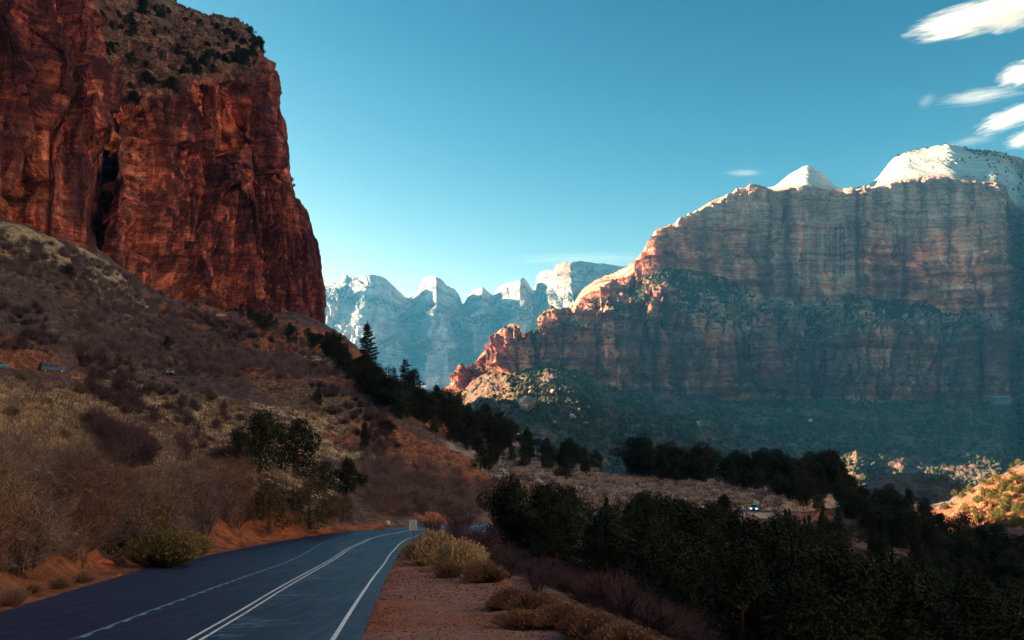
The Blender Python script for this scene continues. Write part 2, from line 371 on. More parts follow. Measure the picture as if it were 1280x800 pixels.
sgc = ramp(n, n2, [(.38, (.34, .29, .27)), (.6, (.60, .54, .50))])
grv = ramp(n, mth(n, 'ADD', mth(n, 'MULTIPLY', n2, .35), mth(n, 'ADD', mth(n, 'MULTIPLY', n1, .25), mth(n, 'MULTIPLY', n4, .4))), [(.36, (.20, .11, .09)), (.5, (.34, .20, .17)), (.64, (.50, .35, .31))])
rdp = ramp(n, n1, [(.48, 0.0), (.58, 1.0)])
grv = mix(n, rdp, grv, ramp(n, n3, [(.35, (.24, .085, .05)), (.65, (.44, .19, .12))]))
wob = mth(n, 'MULTIPLY', mth(n, 'SUBTRACT', mth(n, 'ADD', mth(n, 'MULTIPLY', n2, .6), mth(n, 'MULTIPLY', noise(n, P, .35, 5, .7), .4)), .5), 1.7)
c = mix(n, ramp(n, mth(n, 'ADD', R_, wob), [(.38, 0.0), (.75, 1.0)]), soil, grs)
c = mix(n, ramp(n, mth(n, 'ADD', G_, wob), [(.25, 0.0), (.8, 1.0)]), c, redc)
c = mix(n, ramp(n, mth(n, 'ADD', B_, wob), [(.35, 0.0), (.6, 1.0)]), c, sgc)
c = mix(n, A_, c, grv)
lit_ = noise(n, P, .5, 5, .75, (1, 1, 1), .5)
c = mix(n, mth(n, 'MULTIPLY', ramp(n, lit_, [(.46, 0.0), (.60, .8)]), mth(n, 'SUBTRACT', 1.0, A_)), c, (.075, .038, .032))
c = mix(n, ramp(n, n3, [(.30, .45), (.46, 0.0)]), c, (.05, .025, .02))
n.links.new(c, b.inputs["Base Color"])
bump(n, b, mth(n, 'ADD', mth(n, 'MULTIPLY', n2, 1.0), mth(n, 'ADD', mth(n, 'MULTIPLY', n3, .3), mth(n, 'MULTIPLY', n4, .06))), .8, .35)
link("ground", mesh_np("ground", np.stack([X, Y, Z], -1).reshape(-1, 3), grid_faces(len(rr), len(az), True), gm, False, {"zone": C}), kind="structure")

# ================================================================ ROAD
def ribbon(name, Lf, Rt, zl, mat, nc=2, zf=z_road):
    V = []
    for k in range(nc):
        t = k/(nc-1); p = Lf*(1-t)+Rt*t; V.append(np.column_stack([p, zf(p[:, 1])+zl]))
    V = np.stack(V, 1).reshape(-1, 3)
    return mesh_np(name, V, grid_faces(len(Lf), nc, True), mat)
am, n, b = M("asphalt", .5, .3)
P = N(n, "NewGeometry").outputs["Position"]
a1 = noise(n, P, .25, 5, .6, (1, 1, 1)); a2 = noise(n, P, 60, 3, .7); a3 = noise(n, P, 1.1, 6, .7, (2.4, .10, 1), .1)
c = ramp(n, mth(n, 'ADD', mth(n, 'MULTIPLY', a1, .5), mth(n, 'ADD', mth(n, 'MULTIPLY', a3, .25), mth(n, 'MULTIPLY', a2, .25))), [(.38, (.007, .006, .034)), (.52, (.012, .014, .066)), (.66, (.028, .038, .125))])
wn = N(n, "TexNoise"); wn.inputs["Scale"].default_value = .8; n.links.new(P, wn.inputs["Vector"]); wv = N(n, "VectorMath", operation='ADD'); n.links.new(P, wv.inputs[0]); n.links.new(wn.outputs["Color"], wv.inputs[1])
vo = N(n, "TexVoronoi", feature='DISTANCE_TO_EDGE'); vo.inputs["Scale"].default_value = .42; n.links.new(wv.outputs[0], vo.inputs["Vector"])
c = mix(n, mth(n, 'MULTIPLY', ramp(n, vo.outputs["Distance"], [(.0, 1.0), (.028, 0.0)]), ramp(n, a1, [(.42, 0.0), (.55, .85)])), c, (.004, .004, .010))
n.links.new(c, b.inputs["Base Color"])
n.links.new(ramp(n, a3, [(.35, .56), (.62, .47)]), b.inputs["Roughness"])
bump(n, b, a2, .35, .01)
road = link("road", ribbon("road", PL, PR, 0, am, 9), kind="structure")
pm, n, b = M("worn_road_paint", .6, .4)
P = N(n, "NewGeometry").outputs["Position"]
w = noise(n, P, 7, 5, .75)
c = mix(n, ramp(n, w, [(.34, .9), (.48, 0.0)]), (.86, .92, .95), (.20, .28, .34)); n.links.new(c, b.inputs["Base Color"])
gp, n, b = M("faded_line_paint_and_sheen", .55, .4)  # faded line paint, also the colour of the painted sheen streaks
P = N(n, "NewGeometry").outputs["Position"]
w = noise(n, P, 5, 5, .75)
c = mix(n, ramp(n, w, [(.36, .85), (.52, 0.0)]), (.20, .46, .62), (.05, .07, .11)); n.links.new(c, b.inputs["Base Color"])
for off in (-.16, .16):
    link("centre_line", ribbon("centre_line", offs(PY_, off-.055), offs(PY_, off+.055), .004, pm), road, label="pale centre stripe of the double line")
link("edge_line", ribbon("edge_line", offs(PW, -.07), offs(PW, .07), .004, pm), road, label="solid white line along the right edge")
link("lane_line", ribbon("lane_line", offs(PD, -.035), offs(PD, .035), .004, gp), road, label="thin pale line dividing the left lanes")
# short marks beside the thin line (a countable row of pieces)
s = np.r_[0, np.cumsum(np.linalg.norm(np.diff(PD, axis=0), axis=1))]
for t in np.arange(36, s[-1]-18, 1.9):
    q = np.linspace(t, t+.75, 4); p = np.stack([np.interp(q, s, PD[:, 0]), np.interp(q, s, PD[:, 1])], 1)
    link("dash", ribbon("dash", offs(p, .06), offs(p, .19), .006, gp), road)
# scratchy cross marks that paint a blue sheen on the asphalt right of the centre lines
s = np.r_[0, np.cumsum(np.linalg.norm(np.diff(PY_, axis=0), axis=1))]
rs = np.random.RandomState(3); V = []; F = []
for k in range(900):
    t = 40+rs.rand()**1.2*70; cx0 = np.array([np.interp(t, s, PY_[:, 0]), np.interp(t, s, PY_[:, 1])]); t2 = np.array([np.interp(t+.5, s, PY_[:, 0]), np.interp(t+.5, s, PY_[:, 1])])-cx0
    t2 /= np.linalg.norm(t2); nn = np.array([t2[1], -t2[0]])
    clump = max(0, math.sin(t*.55)+.4*math.sin(t*1.7))
    if rs.rand() > .25+clump: continue
    o = .26+rs.rand()**2*1.1*(.3+clump); L = .12+rs.rand()*.9*(.3+clump); w_ = .012+rs.rand()*.035
    dv = nn*math.cos(.25)+t2*math.sin(rs.uniform(-.1, .3)); dv /= np.linalg.norm(dv); e = np.array([-dv[1], dv[0]])*w_
    a = cx0+nn*o; bq = a+dv*L; i = len(V)
    for q in (a-e, a+e, bq+e*.2, bq-e*.2): V.append((q[0], q[1], float(z_road(q[1]))+.007))
    F.append((i, i+1, i+2, i+3))
link("sheen_streak", mesh_np("sheen_streak", V, np.array(F)[:, ::-1], gp), road, kind="stuff")
# tar cracks: thin dark sealed seams
tm, n, b = M("tar_seal", .35, .5); b.inputs["Base Color"].default_value = (.012, .010, .014, 1)
V = []; F = []
for k in range(26):
    t = rs.uniform(30, 110); f = rs.rand(); L = rs.uniform(1.5, 6); 
    i0 = int(t/ s[-1]*NR); c0 = PL[min(i0, NR-1)]*(1-f)+PR[min(i0, NR-1)]*f; ang = rs.uniform(-.35, .35)+(0 if rs.rand() < .6 else 1.5)
    q = c0.copy()
    for m_ in range(7):
        dv = np.array([math.cos(ang), math.sin(ang)]); e = np.array([-dv[1], dv[0]])*.018
        V += [(*(q-e), float(z_road(q[1]))+.003), (*(q+e), float(z_road(q[1]))+.003)]
        if m_: j = len(V)-4; F.append((j, j+1, j+3, j+2))
        q = q+dv*L/7; ang += rs.uniform(-.4, .4)
link("tar_seam", mesh_np("tar_seam", V, F, tm), road, kind="stuff")
for nm, P3 in (("road", UPD), ("road", LOWD)):
    t = np.gradient(P3[:, :2], axis=0); t /= np.linalg.norm(t, axis=1)[:, None]; nn = np.stack([t[:, 1], -t[:, 0]], 1)
    V = np.stack([np.column_stack([P3[:, :2]+nn*w_, P3[:, 2]+.02]) for w_ in (-3.6, 0, 3.6)], 1).reshape(-1, 3)
    link(nm, mesh_np("road", V, grid_faces(len(P3), 3, True), am), kind="structure")
# ================================================================ ROCK WALLS
def catmull(Pc, t):
    """Pc (n,k,3) control columns, t in 0..n-1 -> (len t,k,3)"""
    n = len(Pc); i = np.clip(t.astype(int), 0, n-2); f = (t-i)[:, None, None]
    p0 = Pc[np.maximum(i-1, 0)]; p1 = Pc[i]; p2 = Pc[i+1]; p3 = Pc[np.minimum(i+2, n-1)]
    ten = .5
    m1 = (p2-p0)*ten; m2 = (p3-p1)*ten
    # limit overshoot so that uneven spacing does not fold the surface
    L = np.linalg.norm(p2-p1, axis=-1, keepdims=True)
    for m in (m1, m2):
        k = np.linalg.norm(m, axis=-1, keepdims=True); m *= np.minimum(1, 1.2*L/np.maximum(k, 1e-6))
    f2 = f*f; f3 = f2*f
    return (2*f3-3*f2+1)*p1+(f3-2*f2+f)*m1+(-2*f3+3*f2)*p2+(f3-f2)*m2
def loft(cols, nu, rows, smooth_u=True):
    """cols: list of (list of (px,py,d)); rows: samples per gap between levels. Returns P (nv,nu,3), level coordinate (nv,), column coordinate (nu,)"""
    Pc = np.array([[(Wp(*q) if len(q) == 3 else np.array(q[1:])) for q in c] for c in cols])
    # samples spread by screen width of the columns
    px = np.array([np.mean([q[0] if len(q) == 3 else -900 for q in c]) for c in cols]); inn = (px[:-1] > -60) & (px[1:] < 1330) & (px[1:] > -60)
    wd = np.where(inn, np.abs(np.diff(px))+22, np.minimum(np.abs(np.diff(px))*.12, 30)+12); s = np.r_[0, np.cumsum(wd)]
    t = np.interp(np.linspace(0, s[-1], nu), s, np.arange(len(cols)))
    Q = catmull(Pc, t).transpose(1, 0, 2)          # (levels, nu, 3)
    out = []; lv = []
    for k, r in enumerate(rows):
        e = np.linspace(0, 1, r, endpoint=(k == len(rows)-1))
        for q in e: out.append(Q[k]*(1-q)+Q[k+1]*q); lv.append(k+q)
    return np.array(out), np.array(lv), t
def normals(P):
    du = np.gradient(P, axis=1); dv = np.gradient(P, axis=0); n = np.cross(du, dv)
    n /= np.maximum(np.linalg.norm(n, axis=-1, keepdims=True), 1e-9); return n
def arclen(P):
    m = P.mean(0)[:, :2]; return np.r_[0, np.cumsum(np.linalg.norm(np.diff(m, axis=0), axis=1))]
def smooth1(a, k, axis):
    ker = np.ones(k)/k; pad = [(0, 0)]*a.ndim; pad[axis] = (k//2, k//2); a = np.pad(a, pad, mode='edge')
    return np.apply_along_axis(lambda v: np.convolve(v, ker, 'valid'), axis, a)

# ---------------------------------------------------------------- the near red cliff on the left
SIL = np.array([(402,410),(404,385),(399,350),(395,321),(391,300),(384,280),(379,265),(374,240),(371,228),(360,222),(357,213),(361,200),(363,189),(361,170),(358,152),(353,130),(348,111),(344,95),(341,84),(337,70),(331,60)], float)[::-1]
def silx(py): return float(np.interp(py, SIL[:, 1], SIL[:, 0]))
FR = [0, .12, .28, .42, .52, .62, .75, .88, 1.0]
def ccol(base, rim, slope, top, back=None, bow=0, dd=None):
    """nine levels up the wall, one on the slope above it, the skyline and a point behind"""
    out = [(base[0], base[1]+14, base[2]-3)]
    for k, f in enumerate(FR):
        o = dd[k] if dd else 0
        out.append((base[0]*(1-f)+rim[0]*f+bow*math.sin(math.pi*f), base[1]*(1-f)+rim[1]*f, base[2]*(1-f)+rim[2]*f+o))
    out += [slope, top, back or (top[0], top[1]+30, top[2]+120)]
    return out
B8 = [0, 6, 12, 20, 26, 24, 20, 10, 0]
def wcol(x, y, back=(-90, 0)):  # unseen run of cliff, added to keep low sun off the foreground
    zs = [-12, -8, 20, 60, 95, 125, 155, 190, 225, 255, 275, 300, 200]
    return [('w', x+back[0]*k/40., y+back[1]*k/40., z) for k, z in enumerate(zs)]
cols = [
 wcol(-60, -420), wcol(-130, -300), wcol(-150, -170), wcol(-140, -60), wcol(-142, 30),
 ccol((-700,300,120),(-700,-500,135),(-700,-560,150),(-700,-620,180),(-700,-400,300)),
 ccol((-350,292,185),(-340,-420,205),(-340,-470,230),(-340,-520,260),(-340,-400,420)),
 ccol((-120,288,255),(-110,-260,278),(-110,-300,300),(-110,-340,330),(-100,-250,500)),
 ccol((-40,286,292),(-30,-150,318),(-30,-190,340),(-30,-230,370),(-30,-180,520)),
 ccol((0,288,300),(10,-110,330),(10,-150,350),(10,-190,380),(10,-150,520)),
 ccol((22,290,318),(30,-100,345),(32,-140,365),(34,-180,395),(34,-150,520)),
 ccol((60,300,316),(55,-95,340),(58,-130,365),(60,-170,395),(60,-150,520)),
 ccol((98,306,324),(100,-60,352),(104,-100,380),(108,-140,410),(108,-130,520)),
 ccol((108,308,335),(112,-30,366),(118,-70,395),(122,-100,440),(122,-110,540), dd=[0,0,-4,-8,-10,-8,-4,0,0]),
 ccol((111,318,470),(124,60,405),(126,30,440),(128,-40,480),(128,-90,570), dd=[0,8,18,25,20,-20,-34,-12,0]),
 ccol((140,322,470),(136,100,408),(138,60,445),(140,-30,490),(140,-70,580), dd=[0,8,18,20,-5,-48,-40,-15,0]),
 ccol((143,326,352),(152,128,398),(152,62,450),(155,-12,495),(155,-60,580), dd=[0,0,2,4,6,4,-10,-6,0]),
 ccol((165,345,364),(178,126,400),(178,66,455),(184,0,505),(190,-40,590), dd=[0,0,2,4,6,4,8,4,0]),
 ccol((195,362,384),(209,125,412),(205,70,460),(203,13,512),(205,-10,600), dd=[0,2,3,5,8,10,8,4,0]),
 ccol((222,374,398),(232,112,425),(230,70,470),(220,23,518),(222,5,610), dd=B8),
 ccol((250,385,415),(254,99,436),(252,66,478),(242,20,522),(245,15,620), dd=B8),
 ccol((275,390,428),(278,98,446),(276,66,486),(262,30,524),(262,20,620), dd=B8),
 ccol((302,396,442),(297,99,456),(298,68,490),(286,31,526),(286,25,620), dd=B8),
 ccol((330,401,455),(309,86,470),(308,66,495),(304,38,528),(304,30,620), dd=[0,4,8,12,12,8,6,4,0]),
 ccol((356,405,468),(318,74,482),(316,62,500),(314,47,530),(314,35,620), dd=[0,2,4,8,8,6,4,2,0]),
]
def pcol(dx, dz, d):
    b_ = 408; r_ = 60; wr = d > 20
    out = [(402+dx, b_+14, 488+d)]
    for f in FR:
        py = b_*(1-f)+r_*f; out.append((silx(py)+dx, py, 488+d+22*f))
    out += [(325+dx*.6, 54, 520+d), (324+dx*.6, 50, 535+d), (322+dx, 70, 560+d)]
    if wr:      # wraps round the back of the prow: keep the heights of the prow itself
        out = [('w', Wp(q[0], q[1], q[2])[0], q[2], Wp(q[0], q[1], q[2]-d)[2]) for q in out]
    return out
cols += [pcol(-30, 0, -8), pcol(-15, 0, 0), pcol(-6, 0, 14), pcol(-12, 0, 22), pcol(-150, 0, 62), pcol(-300, 0, 130)]
Pn, lv, ut = loft(cols, 620, [10, 34, 44, 42, 32, 32, 42, 42, 38, 50, 40, 16])
nrm = normals(Pn); nh = smooth1(smooth1(nrm, 15, 0), 9, 1); nh /= np.maximum(np.linalg.norm(nh, axis=-1, keepdims=True), 1e-6)
s = arclen(Pn)[None, :]+0*Pn[..., 2]; z = Pn[..., 2]
wall = ((lv > .3) & (lv < 9))[:, None]*1.0; wall = smooth1(wall, 9, 0)*np.ones_like(z)
warp = fbm(s/40, z/60, 0*z, 3)*10; warz = fbm(s/30, z/30, 0*z+4, 3)*8
b1, e1 = blocks((s+warp*.6)/30, (z+warz)/150, 1); b2, e2 = blocks((s+warp*.8)/11, (z+warz*1.2)/52, 2); b3, e3 = blocks((s+warp*.5)/4.2, (z+warz)/17, 3); b4, e4 = blocks(s/2.2, z/3, 4)
stra = fbm(s/90, z*0+3, z/5.5, 4, .6)
disp = b1*9.5+b2*6+b3*2.1+b4*.6+stra*1.3+fbm(s/3, z/3, z*0, 3)*.7
disp -= 8.0*(1-sst(0, .08, e1))+4.0*(1-sst(0, .08, e2))+1.3*(1-sst(0, .12, e3))
# deep vertical cracks (pixel column at the base, width m, depth m)
def crack(frac, width, depth, lean, z0, z1):
    c0 = np.interp(frac, ut, s[0]); dx = s-(c0+lean*(z-100)/100*10+fbm(z/14, z*0+frac, z*0, 3)*4)
    return depth*np.exp(-(dx/width)**2)*sst(z0-8, z0, z)*(1-sst(z1, z1+12, z))
for fr, wd_, dp, ln, za, zb in [(q[0]+5, *q[1:]) for q in [(5.0,1.6,6,0,90,300),(3.3,1.5,5,.4,80,400),(14.1,1.6,7,.3,60,190),(15.4,1.8,8,-.2,60,170),(16.6,1.5,7,.5,60,220),(17.7,1.6,9,-.3,60,200),(18.6,1.4,8,-.6,60,230),(19.5,1.6,9,-.8,70,225),(20.2,1.2,6,-.8,60,200),(13.1,1.4,6,.6,60,160),(6.5,2,8,.3,90,220),(7.3,1.6,7,0,90,200),(12.2,1.3,8,.3,60,260),(16.1,1.2,7,.1,60,180),(18.2,1.1,7,-.4,80,230)]]:
    disp = disp-crack(fr, wd_, dp, ln, za, zb)
pjx = 640+FP*Pn[..., 0]/(Pn[..., 1]*math.cos(PITCH)+z*math.sin(PITCH)); pjy = 400-FP*(-Pn[..., 1]*math.sin(PITCH)+z*math.cos(PITCH))/(Pn[..., 1]*math.cos(PITCH)+z*math.sin(PITCH))
wch = np.interp(pjy, [150, 175, 250, 320], [4, 12, 16, 18]); xc_ = np.interp(pjy, [150, 250, 320], [118, 122, 128])+4*fbm(z/20, z*0, z*0, 3)
inside = (ut > 10)[None, :]*(ut < 18)[None, :]*sst(1.25, .8, np.abs(pjx-xc_)/wch)*sst(150, 168, pjy)
disp = disp*(1-inside)
disp = disp*(1-.65*(1-sst(12.3, 13.3, ut))[None, :]*(1-sst(100, 150, z)))
amp = wall*np.interp(ut, [0, 24, 25.5, 27, 31], [1, 1, .55, .35, .5])[None, :]
up = sst(8.6, 9.4, lv)[:, None]*np.ones_like(z)                    # broken slabs above the rim
bs, es = blocks((Pn[..., 0])/9, (Pn[..., 1]*.5+z)/5, 6); bt, et = blocks(Pn[..., 0]/3.4, (Pn[..., 1]*.5+z)/2.4, 7)
P2 = Pn+nh*(disp*amp)[..., None]; P2[..., 0] -= inside*40; P2[..., 1] += inside*95
P2[..., 2] += up*np.interp(ut, [0, 23, 25.5, 31], [1, 1, .35, .35])[None, :]*(bs*3.2+bt*1.4+fbm(Pn[..., 0]/6, Pn[..., 1]/6, z*0, 3)*2.0)
pal = up*sst(12.5, 14.5, ut)[None, :]*.8; pal = np.maximum(pal, .55*sst(8.0, 9.2, lv)[:, None]*sst(18, 22, ut)[None, :])
vg = up*(.55+.45*fbm(Pn[..., 0]/14, Pn[..., 1]/14, z*0, 3))
dv = np.clip(.18+.7*fbm(s/22, z/60, 0*z+8, 4)+.40*b2+.25*b1+.2*b3-.15*sst(18, 23, ut)[None, :], 0, 1)*(1-pal)
ash = pal*0; ash = (1-sst(0, 1.4, lv))[:, None]*np.ones_like(z)*.6
Cz = np.stack([np.clip(pal+.25*fbm(s/30, z/9, z*0, 3)*0, 0, 1), vg*.8, dv, ash], -1).reshape(-1, 4)
red_rock = rock_mat("red_cliff_sandstone", [(.14,.045,.045),(.46,.125,.095),(.84,.25,.12),(.90,.56,.42)], .85, 1, 1, pal=((.20, .09, .055), (.44, .26, .17), (.66, .48, .36)))
link("red_cliff", mesh_np("red_cliff", P2.reshape(-1, 3), grid_faces(*P2.shape[:2], True), red_rock, False, {"zone": Cz}), kind="structure", label="tall dark red sandstone cliff above the left slope")
CLIFF_P, CLIFF_LV, CLIFF_UT = P2, lv, ut

# ---------------------------------------------------------------- the long mesa on the right
SK = np.array([(571,499),(599,452),(616,432),(643,413),(670,418),(684,394),(704,388),(711,386),(728,361),(751,347),(775,337),(786,330),(798,318),(819,289),(849,276),(894,248),(931,235),(965,235),(985,219),(1010,208),(1025,213),(1047,233),(1066,235),(1087,231),(1100,216),(1119,196),(1149,186),(1175,182),(1194,181),(1212,186),(1242,189),(1280,197),(1400,215),(1700,260),(2000,330)], float)
BS = np.array([(571,500),(594,470),(646,467),(684,456),(710,464),(740,469),(770,488),(800,490),(826,496),(875,492),(897,503),(935,498),(1040,501),(1240,503),(1400,505),(2000,520)], float)
def ip(T, x): return float(np.interp(x, T[:, 0], T[:, 1]))
def mcol(px, dB, tl, ml=None, rim=None, sk=None, ft=None):
    """foot, cliff base, top of the lower wall, foot of the upper wall, rim, skyline, back"""
    sk = ip(SK, px) if sk is None else sk; bs = ip(BS, px)
    ft = ft or 660
    tl = tl if tl else bs*.3+sk*.7
    ml = ml if ml else tl*.35+sk*.65
    rim = rim if rim else sk+2
    if ml > tl: ml = tl*.5+sk*.5
    db = dB
    return [(px, ft+60, db*.56), (px, (ft+bs)/2+30, db*.72), (px, bs+6, db-15), (px, bs-4, db), (px, (bs+tl)/2, db+8), (px, tl, db+18), (px, (tl+ml)/2, db+70 if ml < tl-6 else db+40), (px, ml, db+150),
            (px, ml*.66+rim*.34, db+160), (px, ml*.33+rim*.67, db+172), (px, rim, db+195), (px, (rim+sk)/2+ (3 if rim > sk+8 else 0), db+330), (px, sk, db+460), (px, sk+30, db+900)]
mc = [
 [(900,700,2600),(890,620,2600),(880,540,2600),(880,530,2600),(875,515,2600),(870,500,2600),(865,490,2650),(860,480,2700),(860,470,2700),(855,460,2750),(850,450,2750),(850,450,2800),(850,455,2850),(850,460,2900)],
 [(700,700,1500),(680,600,1700),(670,520,1900),(670,510,1900),(670,500,1900),(670,490,1900),(670,482,1910),(670,475,1920),(670,470,1920),(668,462,1930),(668,455,1930),(668,450,1940),(668,445,1950),(670,450,2000)],
 [(575,700,830),(560,600,1050),(568,512,1470),(571,500,1490),(578,488,1495),(585,474,1500),(590,466,1505),(595,459,1510),(598,455,1515),(600,452,1518),(604,447,1520),(610,441,1530),(616,434,1550),(622,440,1750)],
 mcol(600,1440,462,457,453,451), mcol(622,1405,436,432,430,427), mcol(643,1372,420,417,415,413), mcol(658,1375,424,421,420,418), mcol(672,1378,424,421,420,418),
 mcol(684,1376,402,398,396,394), mcol(704,1374,396,392,390,388), mcol(716,1380,394,389,388,380), mcol(730,1398,394,380,370,361), mcol(752,1400,396,376,360,347),
 mcol(768,1430,398,372,352,341), mcol(786,1420,398,370,342,330), mcol(800,1450,400,352,326,318), mcol(822,1440,402,345,296,289), mcol(850,1460,404,340,280,276), mcol(880,1480,408,345,262,257),
 mcol(905,1490,412,352,248,245), mcol(931,1500,414,358,238,235), mcol(955,1490,416,368,238,234), mcol(968,1510,416,372,238,233), mcol(984,1515,414,376,238,220), mcol(998,1520,414,380,238,212), mcol(1010,1520,414,382,238,207), mcol(1024,1520,414,384,240,213), mcol(1036,1520,414,382,240,224), mcol(1050,1520,414,378,240,235),
 mcol(1072,1500,414,376,238,235), mcol(1095,1515,414,378,236,224), mcol(1120,1520,416,380,234,196), mcol(1160,1530,418,388,230,184), mcol(1190,1520,420,392,232,181), mcol(1220,1520,420,396,236,187),
 mcol(1250,1500,422,400,240,190), mcol(1262,1540,424,402,260,194), mcol(1280,1600,424,402,275,198), mcol(1310,1500,424,404,270,202), mcol(1400,1450,430,410,280,215), mcol(1550,1450,430,410,290,235), mcol(1800,1500,440,420,320,270), mcol(2100,1700,450,440,380,330)]
Pn, lv, ut = loft(mc, 860, [10, 46, 10, 36, 30, 18, 18, 34, 34, 40, 14, 20, 6])
pxm = np.interp(ut, np.arange(len(mc)), [np.mean([q[0] for q in c]) for c in mc])[None, :]
nrm = normals(Pn); nh = smooth1(smooth1(nrm, 11, 0), 13, 1); nh /= np.maximum(np.linalg.norm(nh, axis=-1, keepdims=True), 1e-6)
s = arclen(Pn)[None, :]+0*Pn[..., 2]; z = Pn[..., 2]; L = lv[:, None]*np.ones_like(z); xx, yy = Pn[..., 0], Pn[..., 1]
low = sst(2.4, 3.2, L)*(1-sst(5, 5.8, L)); upw = sst(6.8, 7.3, L)*(1-sst(10, 10.5, L)); mid = sst(5, 5.5, L)*(1-sst(6.8, 7.2, L)); cap = sst(10, 10.8, L); tal = 1-sst(2.2, 2.8, L)
warp = fbm(s/150, z/200, 0*z+1, 3)*36
b1, e1 = blocks((s+warp)/95, (z+warp)/330, 11); b2, e2 = blocks((s+warp)/38, (z+warp)/110, 12); b3, e3 = blocks(s/14, z/26, 13)
c1, g1 = blocks((s+warp*2)/260, (z+warp*2)/260, 14)
stra = fbm(s/300, z*0+3, z/11, 4, .62); stra2 = fbm(s/120, yy/200, z/5, 3, .6)
disp = low*(b1*20+b2*12+b3*6-20*(1-sst(0, .09, e1))-12*(1-sst(0, .09, e2))+stra*12)
disp += upw*(c1*11+b2*4.0+b3*2.5+stra*13+stra2*8-8*(1-sst(0, .04, g1))+fbm(s/160, z/60, z*0+7, 4)*9)
disp += mid*(b2*9+b3*6+stra*14+fbm(xx/30, yy/30, z/20, 4)*14)
jm = 0*z; jl = [(600,3,1),(643,2,.7),(668,2,.7),(706,3,1),(744,3,1),(785,4,1),(822,3,1),(850,2,.7),(885,3,.9),(925,2,.6),(975,3,.8),(1035,2,.7),(1060,3,.9),(1100,2,.6),(1150,3,.8),(1180,2,.7),(1230,4,1)]
for pc, wd_, a in jl: jm = np.maximum(jm, a*np.exp(-((pxm-pc+5*fbm(z/50, z*0+pc, z*0, 3)+.05*(z-200)*math.sin(pc))/wd_)**2))
disp = disp-jm*low*18
ju = 0*z
for pc, wd_, a in [(845,3,.5),(905,2,.5),(966,3,1),(1072,4,1),(1130,2,.6),(1186,3,.7),(1225,2,.5),(1262,6,1)]: ju = np.maximum(ju, a*np.exp(-((pxm-pc+5*fbm(z/70, z*0+pc, z*0, 3))/wd_)**2))
disp = disp-ju*upw*9
P2 = Pn+nh*disp[..., None]
tz = tal*sst(.3, 1.2, L)
P2[..., 2] += tz*(ridged(s/130, L*1.2, z*0, 3)*12+fbm(xx/24, yy/24, z*0, 4)*9)*(1-sst(1.9, 2.3, L)*.6)
P2[..., 2] += mid*(fbm(xx/40, yy/40, z*0, 3)*10)
P2 += nh*(cap*sst(12.2, 11.5, L)*0)[..., None]
P2[..., 2] += cap*(1-sst(11.8, 12.2, L))*(fbm(xx/60, yy/90, z*0, 3)*5)+sst(10.6, 11.4, L)*fbm(xx/12, yy/30, z*0, 3)*3.5*(1-.6*((pxm > 965) & (pxm < 1180)))
PX = pxm+0*z
pyz = 560-FP*P2[..., 2]/P2[..., 1]
pal = cap*sst(940, 975, PX)*1.9*(1-.6*sst(1205, 1240, PX)*sst(11.3, 11.8, L))
pal = np.maximum(pal, upw*sst(.0, .9, (330-pyz+28*fbm(s/120, z/60, z*0, 3))/90)*.72)
pal = np.maximum(pal, mid*(.35+.8*fbm(s/90, yy/90, z/30, 3))*sst(820, 900, PX))
# the pale streaked panel in the middle of the wall
pan = sst(955, 966, PX)*(1-sst(1068, 1076, PX))*sst(0, 12, pyz-268-8*b2)*(1-sst(348, 372, pyz))
vst = perlin(s/6.5, z*0, z/400)+.6*perlin(s/2.6, z*0+5, z/300); pal = np.maximum(pal*(1-pan), pan*np.clip(.55+1.25*vst, 0, 1))
dv = np.clip(.10+.8*fbm(s/26, z/400, z*0+5, 4), 0, 1)*(low+upw)
for pc, wd_, a in ((983,7,.9),(1072,5,.9),(1078,3,.8),(960,3,.7),(1130,4,.75),(1185,4,.6),(1020,2,.5),(880,5,.5),(1268,16,.95)):
    dv = np.maximum(dv, a*np.exp(-((PX-pc+4*fbm(z/60, z*0+pc, z*0, 2))/wd_)**2)*upw)
dv = np.maximum(dv, .8*jm*low); dv = np.maximum(dv, low*np.clip(.34+.6*fbm(s/45, z/160, z*0+3, 4)+.25*b2, 0, 1))
vg = mid*np.clip(.35+1.5*fbm(xx/60, yy/60, z*0+2, 4), 0, 1)+tal*.38+sst(3.4, 4.0, L)*0
vg = np.maximum(vg, np.exp(-((PX-850)/45)**2)*sst(6.0, 6.6, L)*(1-sst(7.0, 7.3, L))); vg = np.maximum(vg, np.exp(-((PX-1115)/45)**2)*sst(6.0, 6.6, L)*(1-sst(7.0, 7.2, L)))
vg = np.maximum(vg, sst(12.0, 12.2, L)*sst(1200, 1230, PX)*.8)
Cz = np.stack([np.clip(pal, 0, 2), np.clip(vg, 0, 1), dv, tal*.92], -1).reshape(-1, 4)
mesa_rock = rock_mat("banded_mesa_sandstone", [(.36,.10,.070),(.72,.26,.16),(.88,.42,.26),(.94,.62,.46)], 1.3, 3.6, 1.2, pal=((.58,.36,.27),(.84,.60,.46),(.95,.78,.64)), streak=.25)
link("mesa", mesh_np("mesa", P2.reshape(-1, 3), grid_faces(*P2.shape[:2], True), mesa_rock, False, {"zone": Cz}), kind="structure", label="long banded red and white mesa across the valley")
MESA_P, MESA_LV, MESA_PX = P2, lv, pxm[0]

